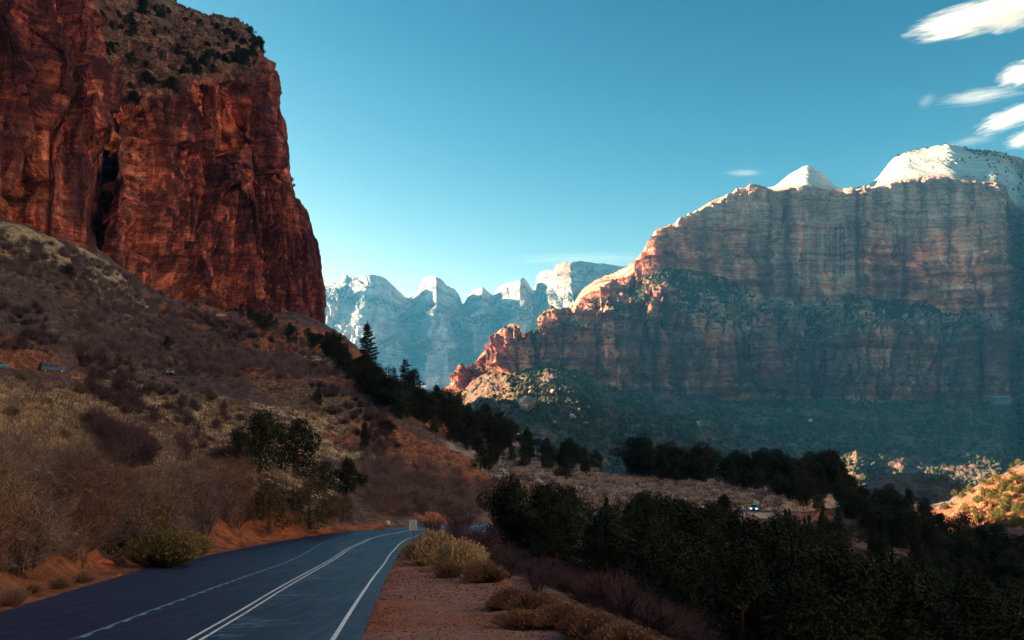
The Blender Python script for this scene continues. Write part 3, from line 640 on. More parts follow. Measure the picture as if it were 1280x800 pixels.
# ---------------------------------------------------------------- far pale peaks
FS = np.array([(250,400),(330,372),(380,362),(400,356),(424,354),(429,348),(433,346),(438,350),(447,346),(464,343),(481,346),(490,355),(498,364),(508,373),(514,369),(518,372),(528,351),(536,346),(545,346),(553,350),(559,357),(569,362),(575,371),(579,379),(586,367),(593,361),(603,358),(609,364),(616,371),(622,363),(630,356),(640,352),(650,348),(656,348),(660,354),(666,364),(669,358),(672,344),(684,337),(692,337),(694,329),(711,326),(744,329),(782,333),(830,345),(950,380),(1100,420)], float)
def fcol(px, dep, sh=26, wl=455):
    sk = ip(FS, px)
    return [(px, 640, dep*.72), (px, 545, dep*.86), (px, 500, dep*.93), (px, wl, dep*.965), (px, sk+sh+45, dep*.985), (px, sk+sh, dep), (px, sk+sh*.62, dep*1.015), (px, sk+sh*.25, dep*1.022), (px, sk, dep*1.035), (px, sk+30, dep*1.15)]
fc = []
pk = {400:(4350,22), 433:(4320,24), 464:(4200,30), 498:(4450,26), 512:(4600,16), 545:(4050,40), 579:(4500,14), 600:(4200,30), 616:(4350,18), 650:(4000,36), 669:(4250,10), 694:(3800,30), 711:(3550,40), 744:(3600,30)}
for x in list(range(240, 400, 40))+sorted(set(list(FS[3:-3, 0].astype(int))))+[830, 950, 1100]:
    ks = sorted(pk); dep = float(np.interp(x, ks, [pk[k][0] for k in ks])); sh = float(np.interp(x, ks, [pk[k][1] for k in ks]))
    fc.append(fcol(x, dep, sh))
Pn, lv, ut = loft(fc, 760, [10, 16, 20, 44, 40, 22, 22, 20, 6])
nrm = normals(Pn); nh = smooth1(smooth1(nrm, 9, 0), 9, 1); nh /= np.maximum(np.linalg.norm(nh, axis=-1, keepdims=True), 1e-6)
s = arclen(Pn)[None, :]+0*Pn[..., 2]; s = smooth1(Pn[..., 0].mean(0), 5, 0)[None, :]+0*s; z = Pn[..., 2]; L = lv[:, None]*np.ones_like(z)
yy_f = Pn[..., 1]; warp = fbm(s/400, z/400, 0*z+1, 3)*120
b1, e1 = blocks((s+warp)/230, (z+warp)/800, 21); b2, e2 = blocks((s+warp)/85, (z+warp)/260, 22); b3, e3 = blocks(s/32, z/60, 23)
wl = sst(.8, 2.2, L)*(1-sst(7.2, 7.9, L)); dome = sst(5.0, 5.6, L)
disp = wl*(b1*50*(1-.7*dome)+b2*30*(1-.75*dome)+b3*15*(1-.8*dome)-60*(1-sst(0, .08, e1))*(1-dome)-32*(1-sst(0, .08, e2))*(1-.7*dome)-9*(1-sst(0, .12, e3))*(1-dome)+fbm(s/200, z/260, z*0, 4)*26*(1-.5*dome)+fbm(s/26, z/200, z*0, 3)*18*(1-.8*dome)+fbm(s/600, z*0, z/40, 3)*10)
P2 = Pn+nh*disp[..., None]; P2[..., 2] += sst(6.2, 7.6, L)*(1-sst(8.1, 9, L))*(fbm(s/150, z*0, z*0+4, 4)*26+fbm(s/45, yy_f/60, z*0, 2)*6)
fpx = 640+FP*Pn[..., 0]/(Pn[..., 1]*math.cos(PITCH)+z*math.sin(PITCH)); pal = np.clip(.35+sst(1.8, 5.0, L)*.6+.5*fbm(s/300, z/200, z*0+4, 3), 0, 1)
vg = np.clip((np.exp(-((L-5.0-.8*fbm(s/260, z*0, z*0, 3))/.22)**2)+.7*np.exp(-((L-6.6-.8*fbm(s/200, z*0+3, z*0, 3))/.25)**2))+(1-sst(.8, 2, L))*.9+sst(7.5, 8, L)*.5, 0, 1)
Cz = np.stack([pal, vg, .25*np.clip(fbm(s/60, z/900, z*0, 3)+.3, 0, 1), np.maximum((1-sst(.8, 1.8, L))*.6, .75*sst(688, 694, fpx)*(1-sst(712, 720, fpx))*sst(5.2, 5.8, L))], -1).reshape(-1, 4)  # last channel also paints orange sunlight on the right-hand peak
far_rock = rock_mat("pale_peak_sandstone", [(.36,.27,.23),(.62,.50,.43),(.76,.67,.60),(.84,.77,.71)], .8, 9, 1.1, pal=((.42,.37,.33),(.64,.58,.53),(.78,.73,.68)), streak=.3)
link("mountain_range", mesh_np("mountain_range", P2.reshape(-1, 3), grid_faces(*P2.shape[:2], True), far_rock, False, {"zone": Cz}), kind="structure", label="row of far pale domed peaks behind the valley")

# ---------------------------------------------------------------- hidden ridge added behind the red cliff to cast shade
na, nz = 70, 30; tt = np.linspace(0, 1, na)[None, :]; hh = np.linspace(0, 1, nz)[:, None]
x = -430-40*np.sin(tt*9)-hh*60; y = 880+tt*600+0*hh; z = -80+hh*(350+30*np.sin(tt*11)); b1, e1 = blocks(y/60, z/120, 41); x = x+b1*12-10*(1-sst(0, .08, e1))
Pb = np.stack([x, y, z], -1); tp = Pb[-1:].copy(); tp[..., 0] -= 420; Pb = np.concatenate([Pb, tp])
link("shade_ridge", mesh_np("shade_ridge", Pb.reshape(-1, 3), grid_faces(*Pb.shape[:2]), red_rock, False, {"zone": np.zeros((Pb.shape[0]*Pb.shape[1], 4))}), kind="structure", label="unseen red ridge added behind the near cliff to shade the valley")
# ---------------------------------------------------------------- unseen wall added right and behind to bounce warm sunlight into the shade
na, nz = 260, 60
aa = np.radians(np.linspace(44, 215, na))[None, :]; hh = np.linspace(0, 1, nz)[:, None]; Rw = 500+50*np.sin(aa*5)+hh*60
z = -110+hh*(640+60*np.sin(aa*7)); x = Rw*np.sin(aa); y = Rw*np.cos(aa); s = 640*aa+0*z
b1, e1 = blocks(s/70, z/160, 31); b2, e2 = blocks(s/24, z/50, 32)
dd = b1*16+b2*6-14*(1-sst(0, .08, e1))+fbm(s/60, z/12, z*0, 3)*6
x = x+np.sin(aa)*dd; y = y+np.cos(aa)*dd
Pw = np.stack([x, y, z], -1); top_ = Pw[-1:].copy(); top_[..., :2] *= 2.2; Pw = np.concatenate([Pw, top_])
link("bounce_wall", mesh_np("bounce_wall", Pw.reshape(-1, 3), grid_faces(*Pw.shape[:2]), rock_mat("bounce_wall_stone", [(.52,.45,.38),(.64,.57,.50),(.74,.68,.61),(.80,.75,.69)], 1, 2.5, 1, streak=.2), False, {"zone": np.zeros((Pw.shape[0]*Pw.shape[1], 4))}), kind="structure", label="unseen wall added to bounce sunlight onto the shaded foreground")
# ================================================================ PLANTS
def perp(d, rs):
    r = rs.normal(size=d.shape); p = np.cross(d, r); return p/np.maximum(np.linalg.norm(p, axis=-1, keepdims=True), 1e-9)
def prisms(p0, p1, r0, r1, rs):
    """three-sided tapered tubes between point pairs"""
    d = p1-p0; a = perp(d, rs); dn = d/np.maximum(np.linalg.norm(d, axis=1, keepdims=True), 1e-9); b = np.cross(dn, a)
    V = []
    for q, r in ((p0, r0), (p1, r1)):
        for k in range(3):
            t = k*2*math.pi/3; V.append(q+(a*math.cos(t)+b*math.sin(t))*np.asarray(r)[:, None])
    V = np.stack(V, 1).reshape(-1, 3); o = (np.arange(len(p0))*6)[:, None]
    F = np.concatenate([o+np.array([[k, (k+1) % 3, 3+(k+1) % 3, 3+k]]) for k in range(3)])
    return V, F
def strips(p0, p1, w, rs):
    """flat slivers (fine twigs, blades) as triangles"""
    a = perp(p1-p0, rs)*np.asarray(w).reshape(-1, 1)
    V = np.stack([p0-a, p0+a, p1], 1).reshape(-1, 3); return V, np.arange(len(V)).reshape(-1, 3)
def leaves(c, size, rs):
    n_ = len(c); u = rs.normal(size=(n_, 3)); u /= np.linalg.norm(u, axis=1)[:, None]; v = perp(u, rs)
    s_ = np.asarray(size).reshape(-1, 1)*(.6+.8*rs.rand(n_, 1))
    V = np.stack([c-u*s_*.6, c+v*s_*.55, c+u*s_*.7, c-v*s_*.5], 1).reshape(-1, 3); return V, np.arange(len(V)).reshape(-1, 4)
def join(*parts):
    V = []; F = []; o = 0; T = []
    for k, (v, f) in enumerate(parts):
        V.append(v); F.append(f+o); o += len(v); T.append(np.full(len(v), k))
    return np.concatenate(V), F, np.concatenate(T)
def toned(name, V, F, mat, rs, tone=None):
    if tone is None: tone = rs.rand(len(V))
    return mesh_np(name, V, F, mat, False, {"tone": np.stack([tone]*3+[tone*0+1], 1)})
def leaf_mat(name, dark, light, rough=.8, trans=0.0):
    m, n, b = M(name, rough, .15)
    a = N(n, "Attribute", attribute_name="tone"); oi = N(n, "ObjectInfo")
    f = mth(n, 'ADD', mth(n, 'MULTIPLY', a.outputs["Fac"], .65), mth(n, 'MULTIPLY', oi.outputs["Random"], .5))
    c = ramp(n, f, [(.05, dark), (1.0, light)]); n.links.new(c, b.inputs["Base Color"])
    return m
mat_jun = leaf_mat("juniper_leaf", (.005,.008,.005), (.030,.042,.022))
mat_jun2 = leaf_mat("grey_green_leaf", (.030,.024,.014), (.10,.080,.045))
mat_sun = leaf_mat("sunlit_juniper_leaf", (.07,.07,.018), (.22,.20,.05))  # brighter juniper leaf with golden sunlight put into its colour
mat_pine = leaf_mat("pine_needle", (.012,.016,.011), (.035,.042,.026))
mat_bark = leaf_mat("juniper_bark", (.05,.03,.022), (.13,.085,.065))
mat_twig = leaf_mat("grey_twig", (.055,.042,.050), (.22,.170,.180))
mat_twig2 = leaf_mat("brown_twig", (.080,.060,.050), (.31,.235,.18))
mat_twig3 = leaf_mat("red_twig", (.095,.055,.045), (.28,.165,.12))
mat_twigp = leaf_mat("purple_twig", (.030,.020,.030), (.115,.075,.10))
mat_sage = leaf_mat("sage_leaf", (.14,.10,.06), (.48,.37,.23))
mat_gsage = leaf_mat("grey_sage_leaf", (.24,.205,.195), (.60,.53,.50))
mat_oliv = leaf_mat("rabbitbrush_leaf", (.055,.046,.018), (.24,.205,.095))
mat_brn = leaf_mat("dry_brown_brush", (.08,.050,.042), (.28,.175,.13))
mat_straw = leaf_mat("straw_grass", (.30,.20,.08), (.66,.50,.25))

def mk_trunk(h, r, rs, limbs=5, lean=.12):
    n_ = 6; z_ = np.linspace(-.5, h*.8, n_); x = np.cumsum(rs.normal(0, lean, n_))*h*.05; y = np.cumsum(rs.normal(0, lean, n_))*h*.05; x[0] = y[0] = 0
    P_ = np.stack([x, y, z_], 1); R_t = np.linspace(r, r*.25, n_); p0 = list(P_[:-1]); p1 = list(P_[1:]); r0 = list(R_t[:-1]); r1 = list(R_t[1:]); tips = []
    for k in range(limbs):
        q = P_[1]+(P_[4]-P_[1])*rs.rand(); a = rs.rand()*6.28; L_ = h*rs.uniform(.25, .42); e = q+np.array([math.cos(a)*L_, math.sin(a)*L_, L_*rs.uniform(.2, .8)])
        mid_ = (q+e)/2+np.array([0, 0, -.06*L_]); p0 += [q, mid_]; p1 += [mid_, e]; r0 += [r*.4, r*.25]; r1 += [r*.25, r*.08]; tips.append(e)
    return prisms(np.array(p0), np.array(p1), r0, r1, rs), tips, P_
def juniper(seed, h=6.0, wid=.42, n_leaf=6500, cone=.0, matl=None, size=.125):
    rs = np.random.RandomState(seed); (tv, tf), tips, axis = mk_trunk(h, .045*h, rs, 7)
    cen = []; rad = []
    for k in range(15):
        f = (k+.5)/15; zc = h*(.14+.78*f); w_ = h*wid*(1-cone*f)*(math.sin(math.pi*min(1, .25+f*.75))**.6)
        a = k*2.4+rs.rand(); rr_ = w_*rs.uniform(.25, .75); cen.append((rr_*math.cos(a), rr_*math.sin(a), zc)); rad.append(h*rs.uniform(.10, .19)*(1-.45*cone*f))
    for t_ in tips: cen.append(tuple(t_)); rad.append(h*rs.uniform(.09, .15))
    cen = np.array(cen); rad = np.array(rad); pr = rad**2/np.sum(rad**2); k = rs.choice(len(cen), n_leaf, p=pr)
    d = rs.normal(size=(n_leaf, 3)); d /= np.linalg.norm(d, axis=1)[:, None]
    q = rad[k]*(1-.5*rs.rand(n_leaf)**2)*(1+.25*perlin(d[:, 0]*3+k, d[:, 1]*3, d[:, 2]*3))*(1+.25*(rs.rand(n_leaf) < .08))
    c = cen[k]+d*q[:, None]*np.array([1, 1, .85]); c[:, 2] = np.maximum(c[:, 2], .05*h)
    lv_, lf = leaves(c, size*h/6, rs); clump = rs.rand(len(cen))[k]; tone = np.repeat(np.clip(.15+.45*clump+.4*rs.rand(n_leaf), 0, 1), 4)
    return toned("trunk", tv, [tf], mat_bark, rs), toned("crown", lv_, [lf], matl or mat_jun, rs, tone)
def pine(seed, h=20.0, n_b=95):
    rs = np.random.RandomState(seed); z_ = np.linspace(-.6, h, 12); ax = np.stack([.012*h*np.sin(z_*.25), 0*z_, z_], 1); r = np.linspace(.24, .03, 12)
    tv, tf = prisms(ax[:-1], ax[1:], r[:-1], r[1:], rs); p0 = []; p1 = []; lc = []
    for k in range(n_b):
        f = .12+.86*(k/n_b); zc = h*f; L_ = h*(.19*(1-f)**.75+.02)*rs.uniform(.55, 1.2)*(1.0 if f > .22 else .7); a = k*2.399+rs.normal(0, .3)
        dirv = np.array([math.cos(a), math.sin(a), rs.uniform(-.28, .12)+.35*f]); q = np.array([.012*h*math.sin(zc*.25), 0, zc]); m_ = q+dirv*L_*.6; e = m_+(dirv+np.array([0, 0, .28]))*L_*.4
        p0 += [q, m_]; p1 += [m_, e]
        nl = int(60+130*L_/3); t = .25+.8*rs.rand(nl)**.8; c = q+(e-q)*t[:, None]+rs.normal(0, 1, (nl, 3))*np.array([.30, .30, .13])*(.35+L_*.22); lc.append(c)
    p0 = np.array(p0); bv, bf = prisms(p0, np.array(p1), np.full(len(p0), .05), np.full(len(p0), .02), rs); lc.append(np.array([[.05, 0, h]])+rs.normal(0, .12, (40, 3))*np.array([1, 1, 4]))
    lc = np.concatenate(lc); lv_, lf = leaves(lc, .26, rs)
    return toned("trunk", tv, [tf], mat_bark, rs), toned("branch", bv, [bf], mat_bark, rs), toned("crown", lv_, [lf], mat_pine, rs, np.repeat(rs.rand(len(lc)), 4))
def bare(seed, h=3.0, spread=.55, stems=9, n3=5, mat=None, fine=3, thick=1.0):
    """leafless multi-stem shrub: stems -> branches -> twigs"""
    rs = np.random.RandomState(seed); A0 = []; A1 = []; ra = []; rb = []; p = []; d = []; L_ = []
    for k in range(stems):
        a = rs.rand()*6.28; o = rs.uniform(.05, 1)*spread; v = np.array([math.cos(a)*o, math.sin(a)*o, 1.0]); v /= np.linalg.norm(v); p.append(rs.normal(0, .04*h, 3)*np.array([1, 1, 0])+np.array([0, 0, -.1])); d.append(v); L_.append(h*rs.uniform(.22, .42))
    p = np.array(p); d = np.array(d); L_ = np.array(L_); r = np.full(len(p), .016*h*thick); S3 = []
    for lev in range(5):
        k = rs.normal(0, .16, d.shape); m_ = p+(d+k)*L_[:, None]*.5; e = m_+(d-k*.4+np.array([0, 0, .04]))*L_[:, None]*.5
        if lev < 3: A0 += [p, m_]; A1 += [m_, e]; ra += [r, r*.8]; rb += [r*.8, r*.6]
        else: S3 += [(p, m_, r), (m_, e, r*.8)]
        if lev == 4: break
        nb = [4, 4, n3, fine][lev]; t = rs.uniform(.3, 1.0, (len(p), nb, 1)); t[:, 0] = 1
        base = np.where(t < .5, p[:, None]+(m_-p)[:, None]*t*2, m_[:, None]+(e-m_)[:, None]*(t*2-1))
        nd = d[:, None]+rs.normal(0, .44+.12*lev, (len(p), nb, 3)); nd[..., 2] += .06; nd /= np.linalg.norm(nd, axis=-1, keepdims=True)
        L_ = (L_[:, None]*rs.uniform(.45, .8, (len(p), nb))).ravel(); r = np.repeat(r*.52, nb); p = base.reshape(-1, 3); d = nd.reshape(-1, 3)
    V1 = prisms(np.concatenate(A0), np.concatenate(A1), np.concatenate(ra), np.concatenate(rb), rs)
    P0 = np.concatenate([q[0] for q in S3]); P1 = np.concatenate([q[1] for q in S3]); Wd = np.maximum(np.concatenate([q[2] for q in S3])*1.1, .0022*h)
    V2 = strips(P0, P1, Wd, rs)
    return toned("stems", V1[0], [V1[1]], mat or mat_twig, rs, rs.rand(len(V1[0]))*.5), toned("twigs", V2[0], [V2[1]], mat or mat_twig, rs, np.repeat(rs.rand(len(P0)), 3)*.8+.2)
def brush(seed, h=1.0, wid=.8, n_b=1100, mat=None, leafy=.5, up=.5):
    """dome of fine upright stems with small leaves at their ends"""
    rs = np.random.RandomState(seed); a = rs.rand(n_b)*6.28; q = rs.rand(n_b)**.5; lob = 1+.22*np.sin(a*3+seed)+.15*np.sin(a*5+2*seed)
    top = np.stack([np.cos(a)*q*wid*lob, np.sin(a)*q*wid*lob, h*np.sqrt(np.maximum(1-(q*.93)**2, .02))*(.82+.3*rs.rand(n_b))], 1)
    bs_ = top*np.array([.30, .30, 0])+rs.normal(0, .03, (n_b, 3))*np.array([1, 1, 0]); st_ = bs_+(top-bs_)*up*rs.rand(n_b, 1)
    v1 = strips(st_, top, .010*(1+wid), rs); k = rs.rand(n_b) < leafy; lc = top[k]-(top-bs_)[k]*rs.rand(k.sum(), 1)*.35
    v2 = leaves(lc, .05*(.6+wid*.5), rs); V, F, T = join(v1, v2)
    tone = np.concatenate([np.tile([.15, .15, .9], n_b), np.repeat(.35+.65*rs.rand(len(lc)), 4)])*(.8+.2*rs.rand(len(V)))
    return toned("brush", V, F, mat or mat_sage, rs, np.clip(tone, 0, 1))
def ico_rock(seed, sub=2, rough=.3, squash=(1, 1, .7)):
    import bmesh
    bm = bmesh.new(); bmesh.ops.create_icosphere(bm, subdivisions=sub, radius=1); V = np.array([v.co[:] for v in bm.verts]); F = np.array([[v.index for v in f.verts] for f in bm.faces]); bm.free()
    rs = np.random.RandomState(seed)
    for k in range(11):          # cut flat faces
        nrm_ = rs.normal(size=3); nrm_ /= np.linalg.norm(nrm_); dd = V@nrm_; lim = rs.uniform(.45, .85); V = V-np.maximum(dd-lim, 0)[:, None]*nrm_
    V = V*(1+rough*.35*fbm(V[:, 0]*2+seed, V[:, 1]*2, V[:, 2]*2, 3)[:, None]); return V*np.array(squash), F

JUN = [juniper(11, wid=.38), juniper(12, wid=.31, cone=.4), juniper(13, wid=.46), juniper(14, wid=.27, cone=.7), juniper(15, wid=.36, cone=.25)]
JSH = ["rounded", "upright", "broad spreading", "narrow conical", "ragged"]
JUNG = [juniper(21, wid=.6, matl=mat_jun2, n_leaf=6000, size=.12), juniper(22, wid=.62, matl=mat_jun2, n_leaf=6000, size=.12)]
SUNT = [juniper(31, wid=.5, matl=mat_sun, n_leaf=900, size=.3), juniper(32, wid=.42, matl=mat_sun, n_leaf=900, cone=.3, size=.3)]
PINE = [pine(5), pine(6, 20, 70)]
BARE = [bare(41), bare(42, spread=.8, stems=9), bare(43, spread=.4, stems=7), bare(44, spread=.7, stems=11, n3=4)]
BARP = [bare(51, mat=mat_twigp, spread=.7, stems=10), bare(52, mat=mat_twigp, spread=.5)]
BIG = [bare(61, 3.0, .8, 13, 6, fine=4, thick=.8, mat=mat_twig2), bare(62, 3.0, .6, 12, 6, fine=4, thick=.7, mat=mat_twig3), bare(63, 3.0, .95, 14, 6, fine=4, thick=.7)]
BSH = ["low twiggy", "wide spreading", "upright", "dense many-stemmed"]
def tiny(meshes, name, mats):
    """one joined mesh for copies too small to show their parts"""
    V = []; F = []; o = 0; T = []; mi = []
    for k, m_ in enumerate(meshes):
        c = np.empty(len(m_.vertices)*3, np.float32); m_.vertices.foreach_get("co", c); V.append(c.reshape(-1, 3))
        t = np.empty(len(m_.vertices)*4, np.float32); m_.attributes["tone"].data.foreach_get("color", t); T.append(t.reshape(-1, 4))
        nf = len(m_.polygons); sz = m_.polygons[0].loop_total; ix = np.empty(nf*sz, np.int32); m_.loops.foreach_get("vertex_index", ix); F.append(ix.reshape(nf, sz)+o); o += len(V[-1]); mi.append(np.full(nf, k))
    me = mesh_np(name, np.concatenate(V), F, mats, False, {"tone": np.concatenate(T)}); me.polygons.foreach_set("material_index", np.concatenate(mi).astype(np.int32)); return me
SUN_T = [tiny(q, "yellow_juniper_tree", [mat_bark, mat_sun]) for q in SUNT]
JUN_T = [tiny(q, "juniper_tree", [mat_bark, mat_jun]) for q in JUN]
BARE_T = [tiny(q, "bare_shrub", [mat_twig, mat_twig]) for q in BARE]
BARP_T = [tiny(q, "bare_shrub", [mat_twigp, mat_twigp]) for q in BARP]

RNG = np.random.RandomState(99)
def put_tree(name, parts, pnames, loc, scale, label, cat, group=None, rz=None, sx=1.0):
    r = bpy.data.objects.new(name, None); COL.objects.link(r); r.location = loc; r.rotation_euler = (RNG.normal(0, .04), RNG.normal(0, .04), RNG.rand()*6.28 if rz is None else rz); r.scale = (scale*sx, scale*sx, scale)
    r.empty_display_size = .3; r['label'] = label; r['category'] = cat
    if group: r['group'] = group
    for m_, nm in zip(parts, pnames): link(nm, m_, r)
    return r
def put_one(name, me, loc, scale, label, cat, group=None, sx=1.0, rz=None):
    o = link(name, me, None, loc, label=label, category=cat); o.rotation_euler = (RNG.normal(0, .05), RNG.normal(0, .05), RNG.rand()*6.28 if rz is None else rz); o.scale = (scale*sx, scale*sx, scale)
    if group: o['group'] = group
    return o
def hpx(p, n_px): return n_px*p.y/FP           # metres that show as n_px photo pixels at p
def poly_sample(poly, n_, rs):
    P_ = np.array(poly, float); out = []; lo, hi = P_.min(0), P_.max(0)
    while len(out) < n_:
        q = lo+(hi-lo)*rs.rand(2); ins = False; j = len(P_)-1
        for i in range(len(P_)):
            if (P_[i, 1] > q[1]) != (P_[j, 1] > q[1]) and q[0] < (P_[j, 0]-P_[i, 0])*(q[1]-P_[i, 1])/(P_[j, 1]-P_[i, 1])+P_[i, 0]: ins = not ins
            j = i
        if ins: out.append(q)
    return out
def on_road(p):
    if p.y < 124 and float(x_left(p.y))-.8 < p.x < float(x_sh(p.y))-.4: return True
    for Pd in (UPD, LOWD):
        if ((Pd[:, 0]-p.x)**2+(Pd[:, 1]-p.y)**2).min() < 16: return True
    return False

# --- named trees on the left slope and the ridge
TC = ("trunk", "crown")
def jn(px, py, hp, v, label, wide=1.0, set_=None, name="juniper_tree", cat="tree", group=None):
    p = hit(px, py); 
    if p is None: return
    s_ = hpx(p, hp)/6.0; put_tree(name, (set_ or JUN)[v % len(set_ or JUN)], TC, p-Vector((0, 0, .2)), s_, label, cat, group, sx=wide)
jn(322, 592, 78, 2, "large dark juniper on the left slope, left tree of the touching pair above the bend", 1.05)
jn(368, 596, 74, 4, "dark juniper with lumpy crown, right tree of the touching pair above the bend", 1.0)
jn(300, 585, 52, 0, "small dark juniper tucked against the left side of the big slope juniper", 1.0)
jn(433, 620, 50, 1, "dark juniper with lit yellowish tips just above the far bend of the road", 1.1)
jn(405, 616, 40, 0, "low dark juniper between the grey-green bushes and the bend", 1.1)
jn(456, 563, 36, 3, "small cone-shaped juniper alone in the mauve shrubs on the slope", .8)
jn(398, 508, 26, 1, "small upright juniper beside the tan grass strip on the slope", .8)
jn(85, 350, 22, 0, "small dark juniper alone high on the grassy slope below the dark chimney")
jn(208, 438, 20, 3, "small dark cone juniper on the red gully above the pale parked car", .9)
jn(478, 512, 30, 0, "round juniper on the slope just below the tall pine", 1.1)
jn(484, 548, 24, 0, "low round juniper beside the red soil gully", 1.2)
jn(335, 664, 70, 0, "grey-green feathery bush-like tree at the road edge, left of its pair", 1.15, JUNG, "tamarisk_tree")
jn(388, 661, 62, 1, "grey-green feathery bush-like tree at the road edge, right of its pair", 1.25, JUNG, "tamarisk_tree")
jn(428, 652, 34, 0, "small grey-green feathery bush close to the bend of the road", 1.1, JUNG, "tamarisk_tree")
p = hit(460, 464); put_tree("pine_tree", PINE[0], ("trunk", "branch", "crown"), p-Vector((0, 0, 1.5)), hpx(p, 66)/20, "tall dark pine standing alone on the ridge skyline", "tree", rz=.6, sx=1.15)
p = hit(508, 490); put_tree("pine_tree", PINE[1], ("trunk", "branch", "crown"), p-Vector((0, 0, 1)), hpx(p, 44)/20, "shorter ragged pine on the ridge right of the tall pine", "tree", rz=2.6, sx=1.6)
p = hit(490, 488); put_tree("pine_tree", PINE[1], ("trunk", "branch", "crown"), p-Vector((0, 0, 1)), hpx(p, 32)/20, "small pine on the ridge between the tall pine and the ragged pine", "tree", rz=1.6, sx=1.8)
rs = np.random.RandomState(5)
def scatter(poly, n_, hm_, kinds, label, cat, name, group, small=24, seed=0, wide=(.85, 1.2), tiny_=None, shapes=None, maxd=700, pn=TC):
    rs = np.random.RandomState(seed); k = 0
    for q in poly_sample(poly, n_, rs):
        p = hit(*q)
        if p is None or p.y > maxd or on_road(p) or (abs(q[0]-945) < 16 and 615 < q[1] < 690): continue
        v = rs.randint(len(kinds)); h_ = rs.uniform(*hm_); hp = h_*FP/p.y; lb = label.replace("@", shapes[v]) if shapes else label
        lo_, hi_ = min(t[0] for t in poly), max(t[0] for t in poly); lb += ", %s third" % ("left" if q[0] < lo_+(hi_-lo_)/3 else "middle" if q[0] < lo_+(hi_-lo_)*2/3 else "right")
        if "#" in lb: lb = lb.replace("#", "near rows" if p.y < 95 else "middle rows" if p.y < 165 else "far rows")
        base = 6.0 if "tree" in name else 3.0
        if hp < small and tiny_: put_one(name, tiny_[v], p-Vector((0, 0, .25)), h_/base, lb, cat, group, rs.uniform(*wide))
        else: put_tree(name, kinds[v], pn, p-Vector((0, 0, .25)), h_/base, lb, cat, group, sx=rs.uniform(*wide))
        k += 1
    return k
J = lambda poly, n_, h_, where, seed, g: scatter(poly, n_, h_, JUN, "@ juniper "+where, "tree", "juniper_tree", g, 26, seed, tiny_=JUN_T, shapes=JSH)
nj = J([(405,428),(440,455),(470,478),(520,492),(600,520),(700,556),(780,588),(760,600),(680,582),(590,548),(500,525),(450,495),(400,440)], 100, (6, 10), "in the belt along the ridge crest", 1, "junipers along the ridge crest")
nj += J([(520,520),(600,545),(690,575),(740,600),(690,600),(640,590),(600,590),(540,540)], 26, (4.5, 7), "scattered on the red slope under the ridge crest", 2, "junipers under the ridge crest")
nj += J([(290,392),(340,408),(400,420),(430,440),(440,470),(400,440),(330,420)], 20, (4, 7), "against the foot of the red cliff", 3, "junipers at the cliff foot")
nj += J([(780,598),(860,604),(960,610),(1050,618),(1050,606),(960,600),(860,596),(790,590)], 46, (8, 13), "in the row beyond the sage flat", 4, "junipers beyond the sage flat")
nj += J([(600,650),(700,655),(860,664),(940,655),(1060,640),(1150,668),(1230,700),(1290,740),(1290,850),(1000,860),(860,800),(760,745),(680,705),(610,672)], 140, (5, 8.5), "in the # of the stand by the road", 5, "junipers in the dark stand right of the road")
nj += J([(1040,618),(1120,636),(1200,676),(1260,700),(1295,716),(1295,760),(1240,740),(1150,700),(1050,650)], 46, (6.5, 9.5), "on the rim before the golden hill", 7, "junipers at the lower right rim")
nj += J([(885,606),(985,612),(1030,622),(1010,634),(980,628),(960,618),(900,614)], 16, (6, 9), "scattered over the right end of the sage flat", 8, "junipers on the right end of the sage flat")
nj += J([(880,616),(960,618),(1050,612),(1120,640),(1060,650),(980,640),(900,636)], 16, (4, 6.5), "near the parked blue car", 6, "junipers round the parked blue car")
# --- bare shrubs
def bs(px, py, hp, v, label, wide=1.0, set_=BIG, base=3.0, name="bare_shrub"):
    p = hit(px, py)
    if p is None: return
    put_tree(name, set_[v % len(set_)], ("stems", "twigs"), p-Vector((0, 0, .15)), hpx(p, hp)/base, label, "shrub", None, sx=wide)
bs(18, 716, 165, 0, "tall leafless shrub in the bottom left corner behind the roadside")
bs(-45, 740, 190, 1, "leafless shrub cut by the left edge of the view, nearest the road")
bs(92, 702, 160, 1, "tall brown leafless shrub above the red stone slab")
bs(60, 655, 130, 2, "wide leafless shrub behind the tall shrub of the left corner")
bs(0, 640, 130, 0, "reddish leafless shrub at the left edge, halfway up the bank")
bs(140, 690, 130, 2, "wide leafless shrub left of the olive bush by the road")
bs(118, 650, 105, 1, "leafless shrub with pale slanting branches up the bank")
bs(195, 662, 112, 0, "leafless shrub directly behind the olive roadside bush")
bs(250, 662, 112, 2, "broad mauve leafless shrub right of the olive roadside bush")
bs(285, 655, 100, 1, "mauve leafless shrub touching the grey-green feathery bush")
bs(230, 622, 80, 0, "leafless shrub higher on the bank behind the broad mauve shrub")
bs(290, 618, 66, 1, "leafless shrub just below the big pair of slope junipers")
bs(565, 690, 62, 0, "purple leafless shrub right behind the speed sign", 1.2, BARP)
bs(598, 702, 70, 1, "purple leafless shrub on the bank, second behind the speed sign", 1.3, BARP)
bs(632, 722, 58, 0, "purple leafless shrub downhill of the tan roadside brush", 1.3, BARP)
bs(575, 668, 46, 0, "purple leafless shrub hiding the road beyond the bend", 1.5, BARP)
bs(545, 672, 42, 1, "low purple leafless shrub where the road disappears", 1.3, BARP)
bs(672, 742, 46, 1, "purple leafless shrub above the long brown brush", 1.4, BARP)
bs(860, 806, 50, 0, "mauve leafless shrub at the bottom edge, left of two", 1.5, BARP)
bs(930, 812, 46, 1, "mauve leafless shrub at the bottom edge, right of two", 1.5, BARP)
bs(800, 778, 34, 1, "faint mauve shrub at the lower end of the brown brush", 1.4, BARP)
